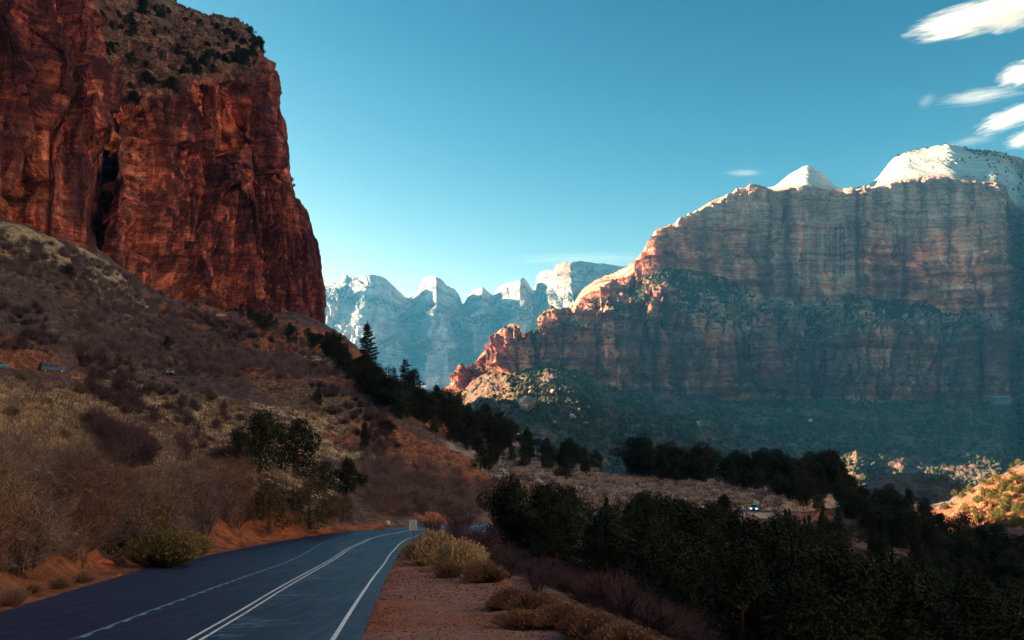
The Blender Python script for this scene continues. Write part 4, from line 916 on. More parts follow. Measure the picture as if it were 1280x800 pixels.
B = lambda poly, n_, h_, where, seed, g, small=30, K=BARE, T_=BARE_T, sh=BSH: scatter(poly, n_, h_, K, "@ leafless shrub "+where, "shrub", "bare_shrub", g, small, seed, (1.0, 1.7), T_, sh, pn=("stems", "twigs"))
nb = B([(0,300),(70,315),(170,352),(260,392),(380,416),(300,420),(180,385),(90,350),(0,345)], 70, (2.5, 5), "along the foot of the cliff", 11, "shrubs along the cliff foot")
nb += B([(90,350),(200,392),(300,420),(420,450),(430,470),(330,470),(260,470),(180,455),(100,420),(60,380)], 120, (2.2, 4.4), "on the slope between cliff and upper road", 12, "shrubs above the upper road")
nb += B([(0,350),(90,380),(120,430),(60,445),(0,440)], 22, (1.5, 3), "on the grassy slope at the upper left", 13, "shrubs on the upper left grass")
nb += B([(460,565),(560,590),(630,610),(620,636),(560,645),(480,640),(450,600)], 48, (1.8, 3.2), "in the mauve thicket beyond the bend", 14, "shrubs in the thicket beyond the bend")
nb += B([(200,475),(300,478),(440,480),(470,520),(440,560),(380,530),(300,500)], 22, (1.5, 2.8), "on the tan slope below the upper road", 15, "shrubs below the upper road")
nb += B([(0,560),(90,570),(200,600),(280,640),(230,650),(110,640),(0,630)], 26, (2, 3.4), "on the bank above the roadside", 16, "shrubs on the near bank")
nb += B([(440,500),(470,520),(500,560),(470,570),(440,540)], 10, (2, 3), "in the gully under the tall pine", 18, "shrubs in the gully under the pine")
np_ = B([(95,440),(150,450),(185,480),(185,510),(140,525),(110,480)], 13, (3.2, 5), "in the dark purple thicket below the parked van", 19, "shrubs in the upper dark thicket", 34, BARP, BARP_T, ["dark purple", "upright purple"])
np_ += B([(105,520),(150,540),(190,560),(185,585),(140,580),(105,545)], 13, (2.6, 4.2), "in the lower dark purple thicket", 20, "shrubs in the lower dark thicket", 34, BARP, BARP_T, ["dark purple", "upright purple"])
print("junipers", nj, "bare", nb, np_)
nj2 = 0
# --- low brush
BR = {'sage': brush(71, 1, .9, 900, mat_sage, .6), 'oliv': brush(72, 1, .95, 3200, mat_oliv, .7, .6), 'oliv2': brush(73, 1, .8, 2600, mat_oliv, .7), 'tan': brush(74, 1, .9, 3200, mat_sage, .8), 'brown': brush(75, 1, 1.2, 3600, mat_brn, .3, .7), 'grey': brush(76, 1, 1.0, 260, mat_gsage, 1.0), 'grey2': brush(77, 1, 1.25, 260, mat_gsage, 1.0), 'bs': brush(78, 1, .9, 420, mat_brn, .5)}
def br(px, py, hp, kind, label, wide=1.0, cat="bush"):
    p = hit(px, py)
    if p is None: return
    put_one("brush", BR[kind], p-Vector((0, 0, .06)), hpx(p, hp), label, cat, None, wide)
br(205, 710, 46, 'oliv', "round olive bush at the road edge, largest of the roadside bushes", 1.0)
br(232, 700, 36, 'oliv2', "smaller olive bush on the right shoulder of the round olive bush")
br(165, 690, 50, 'oliv2', "yellowish bush behind and left of the round olive bush", .8)
br(180, 672, 44, 'oliv', "dull olive bush under the leafless shrubs behind the roadside", .8)
br(75, 736, 18, 'bs', "small dark dry bush on the dirt beside the red slab"); br(15, 757, 26, 'bs', "dry dark bush at the left edge of the roadside dirt")
br(105, 728, 16, 'bs', "tiny dry bush on the dirt right of the small dark bush"); br(40, 742, 15, 'bs', "tiny dry bush between the two dark dirt bushes")
br(543, 706, 42, 'tan', "pale tan sagebrush just right of the speed sign", .9); br(575, 714, 38, 'tan', "pale tan sagebrush, second from the speed sign"); br(524, 700, 26, 'sage', "small tan sagebrush at the foot of the speed sign")
br(560, 722, 24, 'bs', "brown bush in front of the second pale sagebrush"); br(607, 728, 24, 'brown', "rusty low brush between pale sagebrush and brown brush")
br(595, 722, 26, 'sage', "low tan bush at the lower end of the sagebrush row")
for k, (x, y, h_, t_) in enumerate([(640,762,27,"upper left clump"),(672,772,32,"second clump"),(706,786,34,"third clump"),(740,800,36,"fourth clump"),(774,818,38,"clump cut by the bottom edge"),(650,785,24,"small low clump in front")]):
    br(x, y, h_, 'brown', "rusty brown dry brush on the drop-off edge, "+t_, 1.05)
for k, (x, y, t_) in enumerate([(60,505,"above the left bank"),(100,492,"under the parked van"),(80,548,"in the yellow grass"),(30,475,"left of the parked van"),(120,585,"beside the lower dark thicket"),(195,490,"beside the upper dark thicket"),(265,500,"on the tan slope"),(220,552,"near the fallen log"),(15,520,"at the left edge")]):
    br(x, y, 9+(k*5) % 7, 'oliv2', "yellow-green rabbitbrush "+t_, .75)
def lowscatter(poly, n_, hm_, keys, label, group, seed, wide=(.9, 1.4)):
    rs = np.random.RandomState(seed)
    for q in poly_sample(poly, n_, rs):
        p = hit(*q)
        if p is None or on_road(p) or p.y > 700: continue
        lo_, hi_ = min(t[0] for t in poly), max(t[0] for t in poly); fr_ = (q[0]-lo_)/(hi_-lo_)
        put_one("brush", BR[keys[rs.randint(len(keys))]], p-Vector((0, 0, .05)), rs.uniform(*hm_), label+(", left end" if fr_ < .25 else ", left of the middle" if fr_ < .5 else ", right of the middle" if fr_ < .75 else ", right end"), "bush", group, rs.uniform(*wide))
lowscatter([(640,575),(700,580),(790,598),(900,602),(975,614),(980,636),(900,630),(840,626),(760,618),(700,606),(640,596)], 215, (.8, 1.5), ['grey', 'grey2'], "low grey sagebrush on the sage flat below the ridge", "sagebrush on the flat", 31)
lowscatter([(0,300),(80,330),(200,400),(420,440),(460,500),(560,560),(440,590),(380,560),(280,560),(200,520),(120,480),(60,430),(0,400)], 110, (.7, 1.3), ['sage', 'grey', 'bs'], "small dry bush dotted over the tan left slope", "small bushes on the left slope", 32)

# --- plants nobody could count
def tufts(name, polys, n_, hm_, mat, seed, blades=7, wid=.018, spread=.5, lean=.5, maxd=650, avoid=True):
    rs = np.random.RandomState(seed); P_ = []
    for poly, w_ in polys:
        for q in poly_sample(poly, int(n_*w_), rs):
            p = hit(*q)
            if p is None or p.y > maxd or (avoid and on_road(p)): continue
            P_.append(p[:])
    P_ = np.array(P_); h_ = rs.uniform(*hm_, len(P_)); d_ = P_[:, 1]; k = blades
    c = np.repeat(P_, k, 0)+rs.normal(0, 1, (len(P_)*k, 3))*np.array([spread, spread, 0])*np.repeat(h_, k)[:, None]*.5
    hh = np.repeat(h_, k)*rs.uniform(.5, 1.1, len(c)); top = c+np.stack([rs.normal(0, lean, len(c))*hh, rs.normal(0, lean, len(c))*hh, hh], 1)
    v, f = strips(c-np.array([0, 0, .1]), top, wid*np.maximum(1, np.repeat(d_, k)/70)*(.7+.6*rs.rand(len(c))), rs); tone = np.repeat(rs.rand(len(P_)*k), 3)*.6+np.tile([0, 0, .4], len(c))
    return link(name, toned(name, v, [f], mat, rs, tone), kind="stuff")
tufts("dry_grass", [([(0,470),(110,480),(180,540),(160,600),(60,580),(0,560)], .25), ([(180,480),(300,500),(420,560),(380,600),(300,600),(200,560)], .25), ([(0,290),(120,340),(100,380),(0,340)], .1), ([(300,470),(460,500),(470,560),(380,530)], .15), ([(380,410),(450,440),(440,470),(390,450)], .06), ([(600,600),(680,606),(760,624),(860,636),(640,625)], .10), ([(505,684),(535,684),(530,702),(500,700)], .05)], 7000, (.3, .75), mat_straw, 41)
tufts("dry_brush", [([(0,300),(250,390),(440,440),(560,560),(600,640),(440,640),(200,600),(0,600)], .7), ([(600,560),(980,610),(980,640),(620,640)], .3)], 13000, (.4, 1.2), mat_twig, 42, 8, .026, .9)
tufts("roadside_weeds", [([(0,720),(120,705),(200,690),(330,665),(330,674),(200,700),(100,730),(0,755)], .55), ([(600,735),(690,765),(780,800),(700,795),(620,765)], .45)], 1500, (.08, .3), mat_brn, 43, 6, .008, 1.2)

def thicket(name, poly, n_, hm_, mat, seed, leaf=.32, per=170, cone=False):
    rs = np.random.RandomState(seed); P_ = []
    for q in poly_sample(poly, n_, rs):
        p = hit(*q)
        if p is None or p.y > 420 or (cone and p.y < 105) or on_road(p) or (abs(q[0]-945) < 16 and 610 < q[1] < 690): continue
        P_.append(p[:])
    P_ = np.array(P_); h_ = rs.uniform(*hm_, len(P_)); k = np.repeat(np.arange(len(P_)), per); d = rs.normal(size=(len(k), 3)); d /= np.linalg.norm(d, axis=1)[:, None]; d[:, 2] = np.abs(d[:, 2])*.95
    c = P_[k]+d*h_[k][:, None]*(.55+.45*rs.rand(len(k), 1))*np.array([.8, .8, 1.0])*(1+.3*np.sin(d[:, :1]*7+k[:, None]))
    if cone:
        t = rs.rand(len(k))**.8; a = rs.rand(len(k))*6.28; q = (1-t*.92)*(.24+.10*np.sin(t*19+k)+.06*np.sin(a*3+k))*(.5+.5*rs.rand(len(k))**.4); c = P_[k]+np.stack([np.cos(a)*q, np.sin(a)*q, t], 1)*h_[k][:, None]
    v, f = leaves(c, np.clip(.0024*P_[k, 1], .08, leaf)*(1 if cone else h_[k]/3), rs)
    return link(name, toned(name, v, [f], mat, rs, np.repeat(rs.rand(len(k))*.6+.4*rs.rand(len(P_))[k], 4)), kind="stuff")
def twig_thicket(name, polys, n_, hm_, mat, seed, per=110):
    rs = np.random.RandomState(seed); P_ = []
    for poly, w_ in polys:
        for q in poly_sample(poly, int(n_*w_), rs):
            p = hit(*q)
            if p is None or p.y > 600 or on_road(p) or (abs(q[0]-66) < 22 and 448 < q[1] < 478) or (abs(q[0]-212) < 10 and 462 < q[1] < 480): continue
            P_.append(p[:])
    P_ = np.array(P_); h_ = rs.uniform(*hm_, len(P_)); k = np.repeat(np.arange(len(P_)), per); a = rs.rand(len(k))*6.28; q = rs.rand(len(k))**.6; w_ = (.8+.6*rs.rand(len(P_)))[k]
    lob = 1+.25*np.sin(a*3+k); end = np.stack([np.cos(a)*q*w_*lob*.75, np.sin(a)*q*w_*lob*.75, np.sqrt(np.maximum(1-q*q*.9, .05))*(.75+.35*rs.rand(len(k)))], 1)*h_[k][:, None]
    st_ = end*(.12+.55*rs.rand(len(k), 1))*np.array([.8, .8, 1]); end = end+rs.normal(0, .10, end.shape)*h_[k][:, None]
    v, f = strips(P_[k]+st_, P_[k]+end, .016*np.maximum(1, P_[k, 1]/90)*(.6+.8*rs.rand(len(k))), rs)
    return link(name, toned(name, v, [f], mat, rs, np.clip(np.repeat(.0+.8*rs.rand(len(P_))[k]+.25*rs.rand(len(k)), 3)+np.tile([-.1, -.1, .15], len(k)), 0, 1)), kind="stuff")
twig_thicket("bare_thicket", [([(0,290),(80,310),(180,352),(260,390),(400,418),(440,450),(400,470),(300,460),(200,430),(110,380),(40,350),(0,330)], .52), ([(100,390),(220,440),(340,455),(430,470),(330,478),(200,470),(100,440)], .22), ([(450,560),(560,590),(640,605),(630,640),(560,652),(460,645)], .14), ([(0,570),(120,600),(280,640),(400,640),(300,665),(120,690),(0,690)], .12)], 1100, (1.6, 3.4), mat_twig, 71)
twig_thicket("bank_thicket", [([(0,640),(120,636),(300,632),(330,652),(210,676),(100,696),(0,722)], 1.0)], 230, (.7, 2.2), mat_twig, 73, 230)
twig_thicket("bare_thicket", [([(92,445),(150,450),(190,485),(185,520),(140,528),(105,490)], .22), ([(105,525),(150,540),(195,565),(180,590),(140,585)], .22), ([(450,500),(480,520),(510,565),(470,575)], .12), ([(230,385),(300,410),(350,430),(280,425)], .2),([(0,380),(50,385),(70,430),(30,450),(0,440)], .12),([(150,440),(260,470),(330,560),(250,600),(190,540)], .15),([(380,470),(460,500),(480,560),(430,540)], .1)], 300, (1.4, 3.0), mat_twigp, 72, 200)
thicket("dark_thicket", [(590,655),(700,660),(860,666),(930,660),(1060,640),(1120,640),(1190,668),(1240,690),(1295,700),(1295,860),(1000,880),(860,830),(760,765),(680,720),(600,685)], 190, (.8, 1.6), mat_jun, 61)
thicket("conifer_thicket", [(620,665),(700,664),(860,668),(930,662),(1060,645),(1190,676),(1295,716),(1295,840),(1000,870),(860,820),(760,765),(680,715)], 150, (3.5, 6.5), mat_jun, 64, .24, 620, True)
twig_thicket("purple_thicket", [([(590,672),(650,690),(720,728),(800,760),(880,795),(900,815),(800,790),(720,752),(640,715),(590,690)], 1.0)], 110, (.7, 1.9), mat_twigp, 74, 260)
thicket("sage_cover", [(625,578),(700,578),(790,596),(900,602),(985,612),(1000,636),(900,630),(840,624),(760,614),(700,602),(640,592)], 900, (.35, .9), mat_gsage, 63, .5, 60)
thicket("dark_thicket", [(440,468),(520,500),(600,530),(700,566),(790,596),(1050,620),(1050,606),(800,584),(700,552),(600,515),(520,484)], 160, (1.8, 3.4), mat_jun, 62, .3, 120)
# ================================================================ CLIFF-TOP SHRUBS, FAR WOODS, BOULDERS
def proj(P_):
    x, y, z_ = P_[..., 0], P_[..., 1], P_[..., 2]; dep = y*math.cos(PITCH)+z_*math.sin(PITCH); up_ = -y*math.sin(PITCH)+z_*math.cos(PITCH)
    return 640+FP*x/dep, 400-FP*up_/dep
rs = np.random.RandomState(77)
qx, qy = proj(CLIFF_P); selm = (CLIFF_LV[:, None] > 8.9) & (CLIFF_LV[:, None] < 11.0) & (qx > 120) & (qx < 332) & (qy > -20); I, K_ = np.nonzero(selm)
wts = np.clip(.3+fbm(CLIFF_P[I, K_, 0]/12, CLIFF_P[I, K_, 1]/12, CLIFF_P[I, K_, 2]/12, 3), .02, 1)**3; pick = rs.choice(len(I), 190, p=wts/wts.sum())
for k in pick: put_one("cliff_juniper", JUN_T[rs.randint(5)], Vector(CLIFF_P[I[k], K_[k]])-Vector((0, 0, .3)), rs.uniform(.35, 1.25), "small dark juniper on the pale ledges at the top of the red cliff", "tree", "junipers on top of the red cliff", 1.2)
for px, py, hp in [(372,226,6),(378,230,5),(205,10,7),(240,20,5),(265,31,6),(313,50,6),(322,53,5),(288,31,5)]:
    d2 = (qx-px)**2+(qy-py)**2+(CLIFF_LV[:, None] > 11.02)*1e6; a_, b_ = np.unravel_index(np.argmin(d2), d2.shape); q = CLIFF_P[a_, b_]
    put_one("cliff_juniper", JUN_T[1], Vector(q)-Vector((0, 0, .4)), hp*q[1]/FP/6*1.2, "tiny juniper on the cliff skyline at the right end of the cliff" if px > 360 else "tiny juniper on the skyline of the red cliff", "tree", "junipers on the cliff end" if px > 360 else "junipers on the cliff skyline", 1.1)
# wood on the slope below the mesa and on its ledges: thousands of crowns that read as one mass
def clumps(name, P_, sz, mat, seed, sub=1):
    import bmesh
    bm = bmesh.new(); bmesh.ops.create_icosphere(bm, subdivisions=sub, radius=1); V0 = np.array([v.co[:] for v in bm.verts]); F0 = np.array([[v.index for v in f.verts] for f in bm.faces]); bm.free()
    rs = np.random.RandomState(seed); n_ = len(P_); sc = sz[:, None, None]*rs.uniform(.7, 1.25, (n_, len(V0), 1))*np.array([1, 1, .95]); th = rs.rand(n_)*6.28
    c, s_ = np.cos(th)[:, None], np.sin(th)[:, None]; V = np.stack([V0[None, :, 0]*c-V0[None, :, 1]*s_, V0[None, :, 0]*s_+V0[None, :, 1]*c, np.broadcast_to(V0[None, :, 2], (n_, len(V0)))], -1)*sc+P_[:, None, :]+np.array([0, 0, .35])*sz[:, None, None]
    F = (F0[None]+(np.arange(n_)*len(V0))[:, None, None]).reshape(-1, 3); tone = np.repeat(rs.rand(n_), len(V0))*.6+.4*rs.rand(n_*len(V0))
    return link(name, toned(name, V.reshape(-1, 3), [F], mat, rs, tone), kind="stuff")
mx, my = proj(MESA_P); Lm = MESA_LV[:, None]*np.ones_like(mx)
def pickm(mask, n_, seed, sharp=2, sc_=40):
    rs = np.random.RandomState(seed); I, K_ = np.nonzero(mask); q = MESA_P[I, K_]
    # weight by face area seen so that long rows do not clump
    w_ = np.clip(.35+fbm(q[:, 0]/sc_, q[:, 1]/sc_, q[:, 2]/sc_, 3), .03, 1)**sharp; k = rs.choice(len(I), n_, p=w_/w_.sum())
    di = MESA_P[np.minimum(I[k]+1, MESA_P.shape[0]-1), K_[k]]-q[k]; dj = MESA_P[I[k], np.minimum(K_[k]+1, MESA_P.shape[1]-1)]-q[k]
    return q[k]+di*rs.rand(n_, 1)+dj*rs.rand(n_, 1)
vis = (mx > 560) & (mx < 1330)
mat_far = leaf_mat("far_woodland", (.012,.016,.008), (.085,.085,.042))
P_ = pickm(vis & (Lm > .5) & (Lm < 2.35), 10500, 1, 1.6, 60); clumps("woodland", P_, np.random.RandomState(2).uniform(1.6, 4.2, len(P_)), mat_far, 3)
up1 = (Lm > 5.1) & (Lm < 7.05)
wz = vis & up1; wt = wz & ((np.abs(mx-850) < 60) & (Lm > 5.9) | (np.abs(mx-1115) < 60) & (Lm > 6.2))
P_ = np.concatenate([pickm(wz, 3200, 4, 3, 50), pickm(wt, 2600, 5, 1, 50), pickm(vis & (Lm > 3.9) & (Lm < 5.0), 260, 6, 3)]); clumps("ledge_woodland", P_, np.random.RandomState(7).uniform(1.3, 3.6, len(P_)), mat_far, 8)
P_ = np.concatenate([pickm(vis & (Lm > 11.7) & (Lm < 12.05) & (mx > 1205), 150, 9, 1), pickm(vis & (Lm > 10.4) & (Lm < 11.6) & (mx > 1180), 90, 10, 2), pickm(vis & (Lm > 11.8) & (Lm < 12.05) & (mx > 1060) & (mx < 1083), 30, 11, 1), pickm(vis & (Lm > 11.9) & (Lm < 12.05) & (mx > 1120) & (mx < 1180), 30, 12, 1)])
clumps("rim_woodland", P_, np.random.RandomState(13).uniform(1.5, 3.6, len(P_)), mat_far, 14)
def flat_mat(name, col, rough=.5, spec=.4, metal=0, em=0):
    m, n, b = M(name, rough, spec); P = N(n, "TexCoord").outputs["Object"]; w_ = noise(n, P, 6, 4, .6)
    n.links.new(mix(n, w_, tuple(v*.8 for v in col), col), b.inputs["Base Color"]); b.inputs["Metallic"].default_value = metal
    if em: b.inputs["Emission Color"].default_value = (*col, 1); b.inputs["Emission Strength"].default_value = em
    return m
import bmesh
def bm_mesh(name, fn, mat):
    bm = bmesh.new(); fn(bm); me = bpy.data.meshes.new(name); bm.to_mesh(me); bm.free(); me.materials.append(mat); return me
def box(bm, x0, x1, y0, y1, z0, z1, bev=0):
    r = bmesh.ops.create_cube(bm, size=1); bmesh.ops.scale(bm, verts=r['verts'], vec=(x1-x0, y1-y0, z1-z0)); bmesh.ops.translate(bm, verts=r['verts'], vec=((x0+x1)/2, (y0+y1)/2, (z0+z1)/2))
    if bev: bmesh.ops.bevel(bm, geom=list({e for v in r['verts'] for e in v.link_edges}), offset=bev, segments=2, affect='EDGES')
BW = [(flat_mat('stucco', (.16, .16, .15)), flat_mat('pale_metal_roof', (.26, .33, .31), .7), flat_mat('window_glass', (.03, .04, .05), .3)), (flat_mat('brown_wall', (.34, .20, .13)), flat_mat('pale_roof', (.55, .62, .55), .5), flat_mat('window_glass_dark', (.03, .03, .04), .3))]
# boulders below the mesa
rk = rock_mat("boulder_sandstone", [(.50,.29,.20),(.72,.46,.33),(.88,.62,.46),(.94,.78,.62)], .5, 2.5, .5, streak=.15)
rkr = rock_mat("red_boulder_sandstone", [(.14,.045,.028),(.28,.085,.045),(.42,.14,.075),(.52,.22,.13)], .5, .3, .4, streak=.15)
def rock_mesh(name, seed, mat, sub=3, sq=(1, 1, .7)):
    V, F = ico_rock(seed, sub, .3, sq); return mesh_np(name, V, F, mat, False, {"zone": np.zeros((len(V), 4))})
RK = [rock_mesh("boulder", 81, rk, 3, (1, .8, .75)), rock_mesh("boulder", 82, rk, 3, (1.1, .8, .6)), rock_mesh("boulder", 83, rk, 3, (.9, .8, .95))]
RKR = [rock_mesh("rock", 84, rkr), rock_mesh("rock", 85, rkr, 3, (1.2, .9, .5)), rock_mesh("rock", 86, rkr, 3, (1, 1, .9))]
def mesa_at(px, py):
    m_ = (Lm < 2.4) & (Lm > .2); d2 = np.where(m_, (mx-px)**2+(my-py)**2, 1e9); a_, b_ = np.unravel_index(np.argmin(d2), d2.shape); return Vector(MESA_P[a_, b_])
for px, py, w_, k, lb in [(661,513,31,0,"huge pale angular boulder on the wooded slope below the mesa prow"),(665,488,9,2,"pale upright boulder directly above the huge boulder"),(691,490,8,2,"small pale boulder right of and above the huge boulder"),(663,493,10,1,"low pale boulder between the huge boulder and the upright one"),
        (735,510,7,2,"small pinkish boulder alone on the wooded slope right of the huge boulder"),(716,523,11,1,"pale flat boulder below and right of the huge boulder"),(724,513,6,0,"small white boulder between the flat boulder and the pinkish one"),(731,531,9,1,"pale slab boulder under the flat boulder"),(709,532,9,1,"pale slab boulder left of the lower slab"),(756,533,8,0,"pale boulder at the right end of the boulder scatter"),
        (873,530,9,2,"pale standing rock in the dark wood below the mesa"),(1011,527,8,2,"lone pale rock deep in the dark wood under the mesa"),(695,540,6,1,"small pale stone lowest in the boulder scatter")]:
    q = mesa_at(px, py); put_one("boulder", RK[k], q+Vector((0, -7, w_*q.y/FP*.26)), w_*q.y/FP*.5, lb, "boulder", None, 1.0)
qb = [pickm(vis & (Lm > .6) & (Lm < 2.3) & (mx < 1000), 130, 15, 1)][0]
for k, q in enumerate(qb): put_one("boulder", RK[k % 3], Vector(q)+Vector((0, 0, .8)), rs.uniform(1.2, 3.2), "small pale boulder dotted in the wood below the mesa", "boulder", "small boulders below the mesa", 1.1)
# roadside and slope rocks
def rkp(px, py, wp, k, lb, sx=1.0, set_=None, rz=None, group=None):
    p = hit(px, py)
    if p is None: return
    put_one("rock", (set_ or RKR)[k], p+Vector((0, 0, .08*wp*p.y/FP)), wp*p.y/FP*.5, lb, "rock", group, sx, rz)
rkp(483, 473, 13, 1, "smooth pale orange boulder on the ridge right below the tall pine", 1, RK); rkp(484, 654, 9, 2, "pale pink boulder at the outer edge of the bend", 1, RK)
rkp(615, 738, 5, 0, "small white stone on the edge of the pull-out", 1, RK); rkp(968, 640, 8, 0, "orange rock beside the road near the parked blue car", 1)
rkp(235, 478, 6, 0, "small rock at the edge of the upper road by the pale car", 1)
rkp(1240, 497, 20, 1, "pale flat rock at the foot of the mesa near the right edge", 1, RK) if False else None
for k in range(46):
    q = poly_sample([(0,735),(100,718),(200,692),(330,668),(330,676),(200,704),(100,734),(0,762)], 1, rs)[0]; rkp(q[0], q[1], rs.uniform(2, 5), rs.randint(3), "small red stone on the dirt strip left of the road", 1, None, None, "small stones along the left road edge")
for k in range(70):
    q = poly_sample([(0,320),(200,390),(440,430),(600,560),(480,560),(300,560),(100,500)], 1, rs)[0]; rkp(q[0], q[1], rs.uniform(2.5, 6), rs.randint(3), "small red rock lying on the left slope", 1, None, None, "small rocks on the left slope")
for k in range(60):
    q = poly_sample([(1200,640),(1240,610),(1280,592),(1290,660),(1240,660)], 1, rs)[0]; rkp(q[0], q[1], rs.uniform(3, 10), rs.randint(3), "orange sunlit rock on the golden hill at the right edge", 1.1, None, None, "rocks on the golden hill")
# broken red slab at the roadside
V, F = ico_rock(90, 3, .15, (1.7, .7, .42)); p = hit(128, 703); sl_ = link("stone_slab", mesh_np("stone_slab", V*.62, F, rkr, False, {"zone": np.zeros((len(V), 4))}), None, p+Vector((0, 0, .12)), label="broken red stone slab lying on the dirt beside the road", category="rock"); sl_.rotation_euler = (.1, .18, .35)
# the low building at the foot of the mesa, far right
for px, py, wp, lb, cc in ((1242, 500, 20, "low pale-roofed building at the dark foot of the mesa near the right edge", 0), (1279, 500, 12, "small brown building with a pale base at the right edge, foot of the mesa", 1)):
    q = mesa_at(px, py); u_ = q.y/FP; bw, bh, bd = wp*u_, 4.2*u_, 9*u_; r = bpy.data.objects.new("building", None); COL.objects.link(r); r.location = q+Vector((0, -22, 3)); r['label'] = lb; r['category'] = "building"
    def mk(x0, x1, y0, y1, z0, z1): return lambda b: box(b, x0, x1, y0, y1, z0, z1)
    bm_col = BW[cc]
    link("wall", bm_mesh("wall", mk(-bw/2, bw/2, -bd/2, bd/2, -8, bh*.6), bm_col[0]), r)
    def roof(b):
        vs = [b.verts.new(v) for v in ((-bw*.54, -bd*.6, bh*.6), (bw*.54, -bd*.6, bh*.6), (bw*.54, bd*.6, bh*.6), (-bw*.54, bd*.6, bh*.6), (-bw*.36, 0, bh*1.2), (bw*.36, 0, bh*1.2))]
        for f in ((0, 1, 5, 4), (2, 3, 4, 5), (1, 2, 5), (3, 0, 4), (3, 2, 1, 0)): b.faces.new([vs[i] for i in f])
    link("roof", bm_mesh("roof", roof, bm_col[1]), r)
    for k in range(5): link("window", bm_mesh("window", mk(-bw*.4+k*bw*.18, -bw*.4+k*bw*.18+bw*.08, -bd/2-.3, -bd/2+.1, bh*.12, bh*.42), bm_col[2]), r)
# gravel on the pull-out: uncountable
V0, F0 = ico_rock(95, 1, .3, (1, 1, .6)); n_ = 9000; q = []
yy_ = 14+rs.rand(n_)**1.4*80; xl = np.interp(yy_, PR[_o, 1], PR[_o, 0]); xr = x_sh(yy_); tt = rs.rand(n_); tt = np.where(rs.rand(n_) < .35, tt**3, tt); xx_ = xl-.35+tt*(xr-xl+1.0); zz_ = gz(xx_, yy_)
sz = rs.uniform(.012, .03, n_)*(1+yy_/40)*np.where(rs.rand(n_) < .04, 2.2, 1); V = V0[None]*sz[:, None, None]+np.stack([xx_, yy_, zz_+.005], 1)[:, None]; F = (F0[None]+(np.arange(n_)*len(V0))[:, None, None]).reshape(-1, 3)
link("gravel", mesh_np("gravel", V.reshape(-1, 3), F, rkr, False, {"zone": np.zeros((n_*len(V0), 4))}), kind="stuff")
# trees on the golden hill and the knoll
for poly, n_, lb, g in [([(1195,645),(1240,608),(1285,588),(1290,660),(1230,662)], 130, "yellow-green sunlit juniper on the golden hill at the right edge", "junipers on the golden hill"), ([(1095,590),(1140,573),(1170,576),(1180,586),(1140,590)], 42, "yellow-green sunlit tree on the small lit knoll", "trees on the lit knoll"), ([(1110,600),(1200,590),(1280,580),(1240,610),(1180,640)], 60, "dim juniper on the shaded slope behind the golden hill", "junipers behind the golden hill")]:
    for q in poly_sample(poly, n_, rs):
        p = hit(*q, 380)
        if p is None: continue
        v = rs.randint(2); put_one("yellow_juniper_tree", SUN_T[v], p-Vector((0, 0, .2)), rs.uniform(.3, .75), lb, "tree", g, 1.25)
# fallen dark log on the tan slope
a_, b_ = hit(182, 510), hit(268, 553)
if a_ and b_:
    n_ = 9; t = np.linspace(0, 1, n_); c = np.array([a_+(b_-a_)*q for q in t]); c[:, 2] = gz(c[:, 0], c[:, 1])+.15; v, f = prisms(c[:-1], c[1:], np.full(n_-1, .42), np.full(n_-1, .38), rs)
    link("fallen_log", toned("fallen_log", v, [f], mat_bark, rs), None, None, label="long dark fallen log lying down the tan slope", category="log")

# ================================================================ SIGN
sgw = flat_mat("sign_white", (.66, .86, .98), .6); sgk = flat_mat("sign_black", (.015, .02, .03), .5); pst = flat_mat("sign_post_steel", (.10, .07, .07), .6, .3, .3)
p = hit(516, 681); p.z = float(gz(p.x, p.y)); sg = bpy.data.objects.new("speed_sign", None); COL.objects.link(sg); sg.location = p; sg['label'] = "white speed limit sign on a thin post at the bend"; sg['category'] = "road sign"; sg.rotation_euler = (0, 0, .1)
sw, sh, pz = hpx(p, 9.2), hpx(p, 12.2), hpx(p, 17.3)
link("post", bm_mesh("post", lambda b: (box(b, -.035, .035, -.03, .03, -.4, pz+sh*.9)), pst), sg)
link("sign_panel", bm_mesh("sign_panel", lambda b: box(b, -sw/2, sw/2, -.052, -.034, pz, pz+sh, .004), sgw), sg)
def text(body, size, x, z_, parent, mat, name="lettering", y=-.056):
    c = bpy.data.curves.new(name, 'FONT'); c.body = body; c.size = size; c.align_x = 'CENTER'; c.extrude = .002; c.offset = size*.012; o = bpy.data.objects.new(name, c); COL.objects.link(o)
    bpy.context.view_layer.update(); me = bpy.data.meshes.new_from_object(o.evaluated_get(bpy.context.evaluated_depsgraph_get())); bpy.data.objects.remove(o); me.materials.append(mat)
    t = link(name, me, parent); t.location = (x, y, z_); t.rotation_euler = (math.pi/2, 0, 0); return t
text("SPEED", sh*.25, 0, pz+sh*.775, sg, sgk); text("LIMIT", sh*.25, 0, pz+sh*.56, sg, sgk); text("35", sh*.60, 0, pz+sh*.09, sg, sgk, "numerals")
def frame(b):
    t = .012; m_ = .025
    box(b, -sw/2+m_, sw/2-m_, -.056, -.051, pz+m_, pz+m_+t); box(b, -sw/2+m_, sw/2-m_, -.056, -.051, pz+sh-m_-t, pz+sh-m_)
    box(b, -sw/2+m_, -sw/2+m_+t, -.056, -.051, pz+m_+t, pz+sh-m_-t); box(b, sw/2-m_-t, sw/2-m_, -.056, -.051, pz+m_+t, pz+sh-m_-t)
link("border", bm_mesh("border", frame, sgk), sg)

